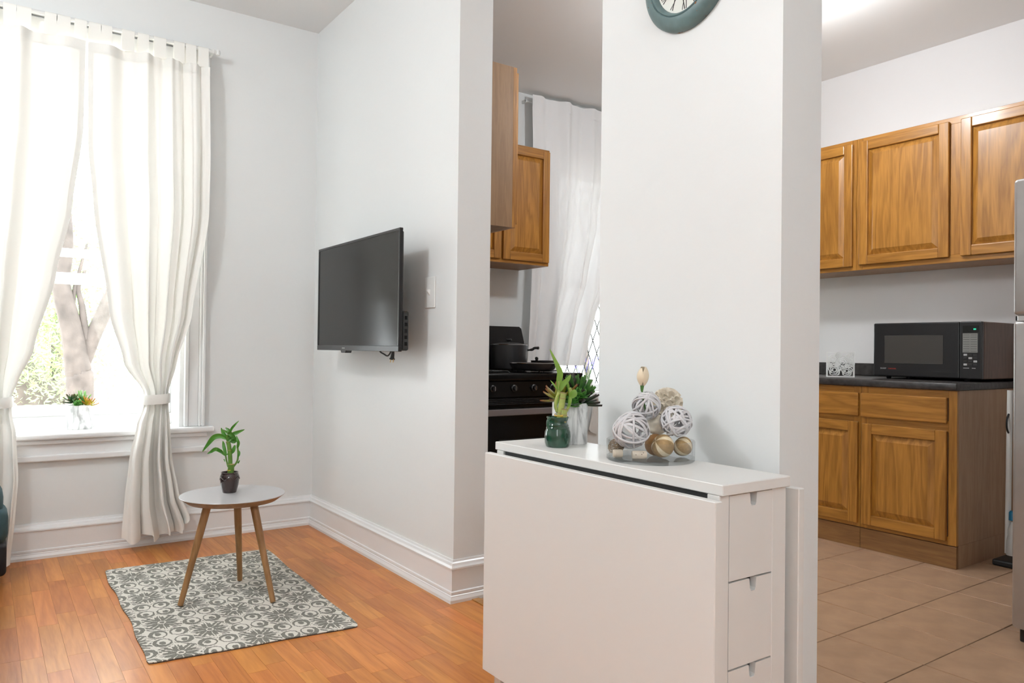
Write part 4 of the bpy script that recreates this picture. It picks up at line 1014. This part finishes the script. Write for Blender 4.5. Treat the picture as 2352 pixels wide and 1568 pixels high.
# ------------------------------------------------------------------ oak cabinets
def door(parent, x0, x1, z0, z1, name='door'):
    """raised-panel door, front facing local -y"""
    st_ = .052; t = .019; fz = -t
    a, c, d, e = x0+st_, z0+st_, x1-st_, z1-st_
    bm = B(); lv = [(0, -.0003), (0, -.004), (.003, -.004), (.010, -.0065), (.030, -.0165), (.032, -.0175)]
    rings = [[bm.verts.new((a+o, y, c+o)), bm.verts.new((d-o, y, c+o)), bm.verts.new((d-o, y, e-o)), bm.verts.new((a+o, y, e-o))] for o, y in lv]
    bm.faces.new(rings[0])
    for r1_, r2_ in zip(rings, rings[1:]):
        for k in range(4): bm.faces.new((r1_[k], r1_[(k+1) % 4], r2_[(k+1) % 4], r2_[k]))
    bm.faces.new(rings[-1])
    fr = obj(name, bm, 'oak', parent)             # raised centre panel; stiles and rails hang on it
    for (a, c, d, e) in ((x0, z0, x0+st_, z1), (x1-st_, z0, x1, z1)): obj('stile', box(B(), a, fz, c, d, -.0003, e, .004, 2), 'oak', fr)
    for (a, c, d, e) in ((x0+st_, z0, x1-st_, z0+st_), (x0+st_, z1-st_, x1-st_, z1)): obj('rail', box(B(), a, fz+.0004, c, d, -.0003, e, .004, 2), 'oak_x', fr)
    return fr
def cabinet(name, label, loc, rz, W_, D_, H_, doors, drawers=(), toe=0.0, sides='oak_side', group=None, frame_z=None, side_toe=True):
    t = thing(name, label, 'cabinet', loc, rz, group)
    bm = B(); box(bm, 0, .02, toe if toe else 0, W_, D_, H_, 0); obj('body', bm, sides, t)
    # face frame between the openings
    z_lo = toe
    for xa in (0, W_-.038): obj('face_stile', box(B(), xa, 0, z_lo, xa+.038, .0198, H_, .001), 'oak', t)
    rails = [(z_lo, z_lo+.04), (H_-.035, H_)]
    if drawers: rails.append((drawers[0][2]-.04, drawers[0][2]+.012))
    for za, zb in rails: obj('face_rail', box(B(), .038, .0002, za, W_-.038, .0198, zb, .001), 'oak_x', t)
    for i in range(len(doors)-1):
        mid = (doors[i][1]+doors[i+1][0])/2; obj('face_stile', box(B(), mid-.03, .0002, z_lo+.04, mid+.03, .0196, H_-.035 if not drawers else drawers[0][2]-.04, .001), 'oak', t)
    for d in doors: door(t, *d)
    for d in drawers:
        bm = B(); box(bm, d[0], -.019, d[2], d[1], -.0003, d[3], .006, 2); obj('drawer_front', bm, 'oak_x', t)
    if toe:
        obj('toe_board', box(B(), 0, .0, 0, W_, .018, toe-.004, .0015), 'oak_toe', t)
        bm = B(); box(bm, 0, .0185, 0, W_, D_, toe-.0005); obj('plinth', bm, sides, t)
    return t
RR = R(-90)
FB = 3.752                                        # base cabinet front
def yb(y): return y
# base units (viewer's left = larger y)
cabinet('base_cabinet', 'oak base cabinet with drawer and exposed end panel beside the fridge', (FB, 2.175, 0), RR, 2.175-1.702, XK-FB-.004, .838,
        [(.012, .432, .128, .648)], [(.006, .432, .681, .806)], toe=.108)
cabinet('base_cabinet', 'oak base cabinet with drawer half hidden by the pillar, under the white card holder', (FB, 2.655, 0), RR, .478, XK-FB-.004, .838,
        [(.035, .470, .128, .655)], [(.035, .472, .683, .806)], toe=.108)
cabinet('base_cabinet', 'oak base cabinet behind the pillar, farthest from the fridge', (FB, 3.30, 0), RR, .643, XK-FB-.004, .838,
        [(.03, .31, .128, .655), (.33, .61, .128, .655)], [(.03, .61, .683, .806)], toe=.108)
ct = thing('countertop', 'dark speckled laminate countertop with backsplash over the base cabinets', 'countertop', (FB-.02, 1.695, .838))
bm = B(); box(bm, 0, 0, .0004, XK-FB+.018, 3.31-1.695, .037, .008, 3); obj('worktop', bm, 'counter', ct, True)
obj('backsplash', box(B(), XK-FB-.0, 0, .0372, XK-FB+.018, 3.31-1.695, .112, .003), 'counter', ct)
# wall units of the right wall
FU = 4.12; UZ0, UZ1 = 1.488, 2.245
cabinet('wall_cabinet', 'double-door oak wall cabinet over the black microwave', (FU, 2.424, UZ0), RR, 1.06, XK-FU-.003, UZ1-UZ0,
        [(.022, .514, .028, .735), (.572, 1.045, .028, .735)], sides='oak_side')
cabinet('wall_cabinet', 'oak wall cabinet half hidden by the pillar above the card holder', (FU, 2.885, UZ0), RR, .459, XK-FU-.003, UZ1-UZ0,
        [(.018, .442, .022, .732)], sides='oak_side')
cabinet('wall_cabinet', 'oak wall cabinet behind the pillar next to the window wall', (FU, 3.35, UZ0), RR, .463, XK-FU-.003, UZ1-UZ0,
        [(.018, .445, .022, .732)], sides='oak_side')
# wall units at the stove
cabinet('wall_cabinet', 'oak wall cabinet hanging over the black stove', (2.24, 3.862, 1.547), 0, .748, YW-3.862-.003, .750, [(.012, .366, .02, .735), (.384, .74, .02, .735)], sides='oak_toe')
cabinet('wall_cabinet', 'tall-hung oak wall cabinet showing its plain side on the back of the television wall', (2.035, 2.886, 1.578), R(90), .76, 2.035-XB-.003, .752, [(.012, .37, .02, .735), (.39, .75, .02, .735)], sides='oak_plain')

# ------------------------------------------------------------------ stove and pans
SX0, SX1, SY, SZ = 2.235, 2.985, 3.50, .872
sv = thing('stove', 'black range stove with raised back guard beside the kitchen window', 'stove', (SX0, SY, 0)); SW = SX1-SX0; SD = YW-SY-.02
obj('body', box(B(), .002, .03, .06, SW-.002, SD-.005, .83, .004), 'black_en', sv)
obj('cooktop', box(B(), 0, 0, .83, SW, SD-.06, SZ, .010, 3), 'black_en', sv, True)
bm = B(); prism(bm, [(.0, SZ-.02), (SW, SZ-.02), (SW-.004, 1.06), (SW-.028, 1.148), (SW-.045, 1.160), (.045, 1.160), (.028, 1.148), (.004, 1.06)], SD-.058, SD-.004, lambda p, z: Vector((p[0], z, p[1]))); obj('back_guard', bm, 'black', sv)
cp = obj('control_panel', box(B(), .004, .012, .735, SW-.004, .0298, .829, .004), 'black_en', sv)
for xk in (.10, .245, .385, .52, .655):
    kn = obj('knob', lathe(B(), [(0, 0), (.020, 0), (.020, .006), (.015, .010), (.013, .024), (0, .024)], 20), 'black', sv, True); kn.matrix_local = Matrix.Translation((xk, .012, .788)) @ Matrix.Rotation(R(90), 4, 'X')
    obj('pointer', box(B(), -.0012, -.012, .024, .0012, .012, .0255), 'chrome', kn)
for k in range(4): obj('vent_slot', box(B(), .02, .010, .695+k*.009, SW-.02, .0298, .700+k*.009, .001), 'black', sv)
dr_ = obj('oven_door', box(B(), .006, .005, .17, SW-.006, .0298, .675, .006), 'black_en', sv)
M['handle'] = bpy.data.materials.get('handle_grey') or simple('handle_grey', (.17, .145, .145), .35)
obj('door_handle', box(B(), .012, -.026, .636, SW-.012, -.010, .672, .004), 'handle', dr_)
for hx in (.05, SW-.07): obj('handle_post', box(B(), hx, -.011, .645, hx+.02, .005, .665), 'black', dr_)
obj('oven_window', box(B(), .14, .0035, .27, SW-.14, .006, .50), 'screen', dr_)
obj('bottom_drawer', box(B(), .006, .008, .06, SW-.006, .0298, .165, .004), 'black_en', sv)
for hx in (.04, SW-.07):
    for hy in (.06, SD-.10): obj('foot', box(B(), hx, hy, 0, hx+.03, hy+.03, .06), 'black', sv)
BURN = {'a': (.19, .17), 'b': (.56, .17), 'c': (.19, .45), 'd': (.56, .45)}
for bx_, by_ in BURN.values():
    gr = B(); h0 = SZ+.0003
    for k in range(4):
        a = k*math.pi/2+.785; tube(gr, [(bx_+.02*math.cos(a), by_+.02*math.sin(a), h0+.010), (bx_+.10*math.cos(a), by_+.10*math.sin(a), h0+.010), (bx_+.11*math.cos(a), by_+.11*math.sin(a), h0+.002)], .004, 6)
    tube(gr, [(bx_+.07*math.cos(i*math.pi/10), by_+.07*math.sin(i*math.pi/10), h0+.010) for i in range(21)], .004, 6)
    obj('grate', gr, 'black_m', sv, True)
GZ = SZ+.0145
def pan(name, label, c, r, h, flare, hdir, hlen, mat='pan', lid=False, hz=None, hlift=.02, rimm='chrome'):
    t = thing(name, label, 'pot' if lid else 'pan', (c[0], c[1], GZ))
    body = obj('body', lathe(B(), [(0, 0), (r-flare, 0), (r-flare*.6, .006), (r, h), (r+.002, h+.001), (r, h+.002), (r-.003, h), (r-flare*.6-.003, .010), (0, .004)], 44), mat, t, True)
    obj('rim', tube(B(), [((r+.0005)*math.cos(i*math.pi/24), (r+.0005)*math.sin(i*math.pi/24), h+.0012) for i in range(49)], .0012, 6, False) if False else lathe(B(), [(r+.0005, h-.0005), (r+.0022, h+.0008), (r+.0005, h+.0026), (r-.0012, h+.0008), (r+.0005, h-.0005)], 44), rimm, t, True)
    d = Vector((hdir[0], hdir[1], 0)).normalized(); hz = h*.82 if hz is None else hz
    hd = obj('handle', tube(B(), smooth_path([d*(r-.001)+uz*hz, d*(r+.03)+uz*(hz+.004), d*(r+hlen*.6)+uz*(hz+hlift), d*(r+hlen)+uz*(hz+hlift)], 4), [.006]*3+[.0085]*8+[.011, .006], 10), 'black', t, True)
    if lid:
        ld = obj('lid', lathe(B(), [(r, h+.003), (r*.98, h+.006), (r*.5, h+.014), (0, h+.016)], 44), 'black_m', t, True)
        obj('lid_knob', lathe(B(), [(.008, h+.015), (.008, h+.022), (.020, h+.030), (.020, h+.036), (.016, h+.038), (0, h+.038)], 20), 'black', ld, True)
    return t
def at_px(px, y): return (on_y(px, 830, y).x, y)
pan('saucepan', 'tall black lidded saucepan on the back burner under the oak cabinet', at_px(1168, 3.95), .120, .150, .004, (.82, -.57), .075, lid=True, hz=.118, hlift=.014)
pan('frying_pan', 'wide black frying pan with a shiny rim at the front of the stove', at_px(1225, 3.645), .144, .040, .026, (.3, -.95), .0 + .03, hz=.034, hlift=.004)
pan('frying_pan', 'smaller black pan with its handle raised behind the shiny-rimmed pan', at_px(1247, 3.875), .078, .050, .008, (-.75, -.45), .035, hz=.050, hlift=.016, rimm='pan')

# kitchen curtain: two hanging sheets of white sheer
kt = thing('kitchen_curtain', 'white sheer curtain drawn aside over the barred kitchen window', 'curtain', (0, 0, 0))
KY = YW-.085
def ksheet(tab, nf, ph, z1, z0, nu=90, nv=70, yo=0.0):
    return curtain_sheet(tab, nf, ph, nu, nv, ztop=z1, zbot=z0, yc=KY+yo)
obj('fabric', ksheet([(2.72, 3.02, 3.95, .022, 0), (2.35, 3.03, 3.93, .026, .004), (1.9, 3.04, 3.86, .030, .006), (1.5, 3.03, 3.74, .032, .008), (1.25, 3.02, 3.62, .034, .008), (1.05, 3.01, 3.56, .034, .008), (.885, 3.0, 3.52, .032, .006)], 3.6, .7, 2.72, .90), 'sheer', kt, 'all')
obj('rod_pocket', ksheet([(2.735, 3.02, 3.95, .022, 0), (2.60, 3.025, 3.945, .024, .0)], 3.6, .7, 2.735, 2.655, 90, 4, -.004), 'sheer', kt, 'all')
rd = thing('kitchen_curtain_rod', 'thin white rod holding the sheer kitchen curtain', 'curtain rod', (0, KY+.044, 2.70))
obj('pole', tube(B(), ((2.995, 0, 0), (4.3, 0, 0)), .006, 10), 'whitemetal', rd, True)
for sx in (3.0, 4.28): obj('bracket', box(B(), sx-.005, -.006, -.01, sx+.005, .0405, .01), 'whitemetal', rd)

# lavender on the kitchen sill
lp = Vector((on_y(1358, 905, YW-.0).x, YW+.07, W2[2]+.02))
t = thing('lavender_pot', 'pot of purple lavender on the kitchen window sill', 'potted plant', lp)
obj('pot', lathe(B(), [(0, 0), (.045, 0), (.06, .085), (.062, .085), (.062, .095), (.056, .095), (.054, .085), (0, .08)], 28), 'whitemetal', t, True)
obj('soil', lathe(B(), [(0, .0801), (.053, .0851), (0, .088)], 20), 'soil', t)
rg = random.Random(6)
for i in range(26):
    a = rg.uniform(0, 6.28); rr_ = rg.uniform(.01, .04); sp2 = rg.uniform(.02, .12); b0 = Vector((rr_*math.cos(a), rr_*math.sin(a), .086)); h_ = rg.uniform(.10, .20)
    tip = b0+Vector((sp2*math.cos(a), sp2*math.sin(a)*.5, h_))
    s_ = obj('stem', tube(B(), [b0, (b0+tip)/2+Vector((0, 0, .01)), tip], .0012, 5), 'lavstem', t)
    bm = B(); d = (tip-b0).normalized()
    for k in range(7):
        p = tip-d*.045+d*.0075*k; lathe(bm, [(0, -.004), (.0065-.0005*k, 0), (0, .004)], 6, *p)
    obj('bloom', bm, 'lav', s_)
# cloth hanging under the sill behind the marble pot
cl = thing('dish_cloth', 'white cloth hanging from a hook under the kitchen window', 'cloth', (3.67, YW-.02, .40))
bm = B(); rows = []
for j in range(9):
    v = j/8; w_ = .02+.055*v; rows.append([bm.verts.new((-w_+2*w_*i/8, -.006-.006*math.sin(i*1.6+v), .20*(1-v)-(.03*abs(i-4)/4*-1 if j == 8 else 0))) for i in range(9)])
for a, c in zip(rows, rows[1:]):
    for i in range(8): bm.faces.new((a[i], a[i+1], c[i+1], c[i]))
obj('fabric', bm, 'towel', cl, 'all'); obj('hook', tube(B(), [(0, .0195, .205), (0, -.008, .203), (0, -.012, .212)], .002, 6), 'chrome', cl, True)

# ------------------------------------------------------------------ microwave
mz = .8755; mvx = 4.0
mv = thing('microwave', 'black microwave oven on the dark countertop beside the fridge', 'microwave', (mvx, 2.251, mz), RR); MW, MH, MD = .549, .298, .37
obj('case', box(B(), .004, .022, .014, MW, MD, MH, .004), 'mw_side', mv)
fd = obj('door', box(B(), 0, 0, .014, .445, .0215, MH+.001, .006, 2), 'black', mv)
obj('window', box(B(), .063, -.0012, .083, .367, .003, .232, .0005), 'mw_glass', fd)
obj('trim_line', box(B(), .004, -.001, .044, .436, .001, .0455), 'black_m', fd)
cpn = obj('control_panel', box(B(), .4465, -.002, .014, MW+.001, .0215, MH+.001, .005, 2), 'black', mv)
obj('display', box(B(), .462, -.0035, .245, .535, 0, .278), 'screen', cpn)
obj('clock_digits', box(B(), .512, -.0042, .257, .524, -.003, .264), 'greenled', cpn)
kp = obj('keypad', box(B(), .462, -.0035, .145, .531, 0, .24), 'keypad', cpn)
for r_ in range(8):
    for c_ in range(2): obj('key_line', box(B(), .465+c_*.034, -.0042, .151+r_*.0115, .494+c_*.034, -.003, .1525+r_*.0115), 'black_m', kp)
for r_ in range(4):
    for c_ in range(3): obj('button', box(B(), .466+c_*.023, -.0036, .080+r_*.016, .483+c_*.023, 0, .090+r_*.016, .001), 'greyprint' if (r_+c_) % 3 == 0 else 'black_m', cpn)
for k in range(2): obj('label_print', box(B(), .465+k*.04, -.0032, .066, .492+k*.03, 0, .069), 'greyprint', cpn)
F90 = Matrix.Rotation(R(90), 4, 'X')
text_mesh('lettering', 'SHARP', .011, 'greyprint', fd, Matrix.Translation((.040, -.0006, .052)) @ F90)
text_mesh('lettering', 'CAROUSEL', .009, 'redprint', fd, Matrix.Translation((.083, -.0006, .052)) @ F90)
for fx in (.06, .17, MW-.09):
    for fy in (.05, MD-.06): obj('foot', lathe(B(), [(0, 0), (.011, 0), (.015, .0139), (0, .0139)], 14, fx, fy), 'black', mv)

# white pierced card holder
nh = thing('card_holder', 'white pierced metal card holder with rose pattern on the countertop', 'card holder', (3.93, 2.40, .8755), R(-52))
def pierced():
    bm = B(); w, h = .072, .140
    box(bm, -w, -.0012, 0, -w+.005, .0012, h, 0); box(bm, w-.005, -.0012, 0, w, .0012, h, 0); box(bm, -w+.005, -.0012, 0, w-.005, .0012, .005, 0); box(bm, -w+.005, -.0012, h-.005, w-.005, .0012, h, 0)
    rg = random.Random(12)
    for (cx, cz, r) in ((-.03, .04, .030), (.034, .035, .026), (.012, .085, .032), (-.042, .098, .024), (.05, .115, .018), (-.012, .125, .014), (.055, .072, .016), (-.058, .066, .012)):
        for k, rr_ in enumerate((r, r*.68, r*.36)):
            n = 22; pr = [(rr_*(1+.12*math.sin(5*a+k))*math.cos(a), rr_*(1+.12*math.sin(5*a+k))*math.sin(a)) for a in [2*math.pi*i/n for i in range(n+1)]]
            tube(bm, [(max(-w, min(w, cx+p[0])), .0, max(0, min(h, cz+p[1]))) for p in pr], .0019, 5, False)
        for k in range(4):
            a = rg.uniform(0, 6.28); c0_ = Vector((cx+r*1.25*math.cos(a), 0, cz+r*1.25*math.sin(a))); d = Vector((math.cos(a), 0, math.sin(a)))*r*.4; s = Vector((-d.z, 0, d.x))*.55
            if abs(c0_.x) < w-.01 and .01 < c0_.z < h-.01:
                v = [bm.verts.new(c0_+q_+Vector((0, yy_, 0))) for yy_ in (-.001, .001) for q_ in (-d, s, d, -s)]
                bm.faces.new(v[:4]); bm.faces.new(v[4:][::-1])
                for i in range(4): bm.faces.new((v[i], v[(i+1) % 4], v[4+(i+1) % 4], v[4+i]))
    return bm
pp = obj('front_plate', pierced(), 'whitemetal', nh); pq = bpy.data.objects.new('back_plate', pp.data); C.objects.link(pq); pq.parent = nh; pq.location = (0, .035, 0)
obj('base_plate', box(B(), -.068, .0013, 0, .068, .0337, .002), 'whitemetal', nh)

# ------------------------------------------------------------------ fridge
FX, FY = 2.945, 1.155
fg = thing('fridge', 'brushed steel top-freezer fridge at the kitchen corner', 'fridge', (FX, FY, 0), RR); FWd = .70; FD = .70; FH = 1.625
obj('body', box(B(), .004, .062, .06, FWd-.004, FD, FH-.01, .006), 'fridge_side', fg)
d1 = obj('fridge_door', box(B(), 0, 0, .062, FWd, .055, 1.128, .014, 4), 'steel', fg, True)
d2 = obj('freezer_door', box(B(), 0, 0, 1.150, FWd, .055, FH, .014, 4), 'steel', fg, True)
for dd_, za_, zb_ in ((d1, .70, 1.10), (d2, 1.18, 1.42)):
    bm = B(); tube(bm, smooth_path([(FWd-.06, 0.001, za_), (FWd-.06, -.04, za_+.03), (FWd-.06, -.045, (za_+zb_)/2), (FWd-.06, -.04, zb_-.03), (FWd-.06, 0.001, zb_)], 5), .010, 10); obj('handle', bm, 'chrome', dd_, True)
obj('hinge', box(B(), .010, .012, 1.1285, .05, .055, 1.1495, .002), 'chrome', fg)
bm = B(); box(bm, .01, .055, .07, FWd-.01, .062, 1.12); box(bm, .01, .055, 1.155, FWd-.01, .062, FH-.012); box(bm, .002, .02, 1.131, .009, .055, 1.147); obj('gasket', bm, 'black_m', fg)
obj('kick_grille', box(B(), .015, .03, .012, FWd-.015, .07, .0615, .004), 'black', fg)
for fx in (.04, FWd-.08):
    for fy in (.08, FD-.1): obj('foot', box(B(), fx, fy, 0, fx+.04, fy+.04, .0605), 'black', fg)

# spray mop leaning in the gap between base cabinet and fridge
mb = on_y(2304, 1282, 1.60); mb = Vector((mb.x+.03, 1.60, 0))
mp_ = thing('spray_mop', 'white spray mop with blue bottle cap standing between base cabinet and fridge', 'mop', mb)
pm = lambda px, py: on_y(px, py, 1.60)-mb
obj('pole', tube(B(), [pm(2314, 1270), pm(2320, 896)], .0125, 12), 'white', mp_, True)
bm = B(); tube(bm, smooth_path([pm(2320, 945), pm(2313, 962), pm(2313, 985), pm(2320, 1000)], 5), .0045, 8); obj('hose', bm, 'black_m', mp_, True)
bo = obj('bottle', tube(B(), smooth_path([pm(2312, 1195)+Vector((0, -.03, 0)), pm(2311, 1215)+Vector((0, -.03, 0)), pm(2310, 1240)+Vector((0, -.03, 0)), pm(2309, 1272)+Vector((0, -.03, 0))], 4), [.012, .013, .016, .019, .022, .022, .021, .024, .026, .026, .026, .026, .024], 16), 'clearpl', mp_, True)
obj('bottle_cap', tube(B(), [pm(2313, 1171)+Vector((0, -.03, 0)), pm(2313, 1175)+Vector((0, -.03, 0)), pm(2312, 1193)+Vector((0, -.03, 0))], [.016, .021, .020], 18), 'blue', bo, True)
obj('mop_head', box(B(), -.03, -.06, 0.0005, .14, .05, .03, .008, 2), 'black_m', mp_)

# ------------------------------------------------------------------ sofa (only its end shows at the edge of the picture)
sf = thing('sofa', 'dark teal upholstered sofa beside the window curtain', 'sofa', (-.42, 2.85, 0))
def cush(x0, y0, z0, x1, y1, z1, r): return box(B(), x0, y0, z0, x1, y1, z1, r, 5)
obj('base', cush(-.44, -.93, .045, .425, .90, .225, .02), 'sofa_d', sf, True)
obj('seat_cushion', cush(-.20, -.80, .227, .44, -.002, .37, .05), 'sofa', sf, True); obj('seat_cushion', cush(-.20, .002, .227, .44, .80, .37, .05), 'sofa', sf, True)
obj('backrest', cush(-.50, -.93, .228, -.205, 1.13, .78, .07), 'sofa', sf, True)
ar = obj('arm', cush(-.20, .905, .20, .500, 1.13, .425, .06), 'sofa', sf, True); obj('arm', cush(-.20, -1.0, .228, .44, -.803, .425, .045), 'sofa', sf, True)
obj('arm_bolster', cush(.20, .903, .165, .518, 1.12, .33, .05), 'sofa', ar, True)
obj('arm_base', cush(-.20, .903, .045, .514, 1.12, .18, .02), 'sofa_d', ar, True)
for fx in (-.38, .36):
    for fy in (-.85, .85): obj('foot', box(B(), fx-.025, fy-.025, 0, fx+.025, fy+.025, .0605, .004), 'black_m', sf)
obj('foot', box(B(), .44, .93, 0, .49, .98, .0605, .004), 'black_m', sf)
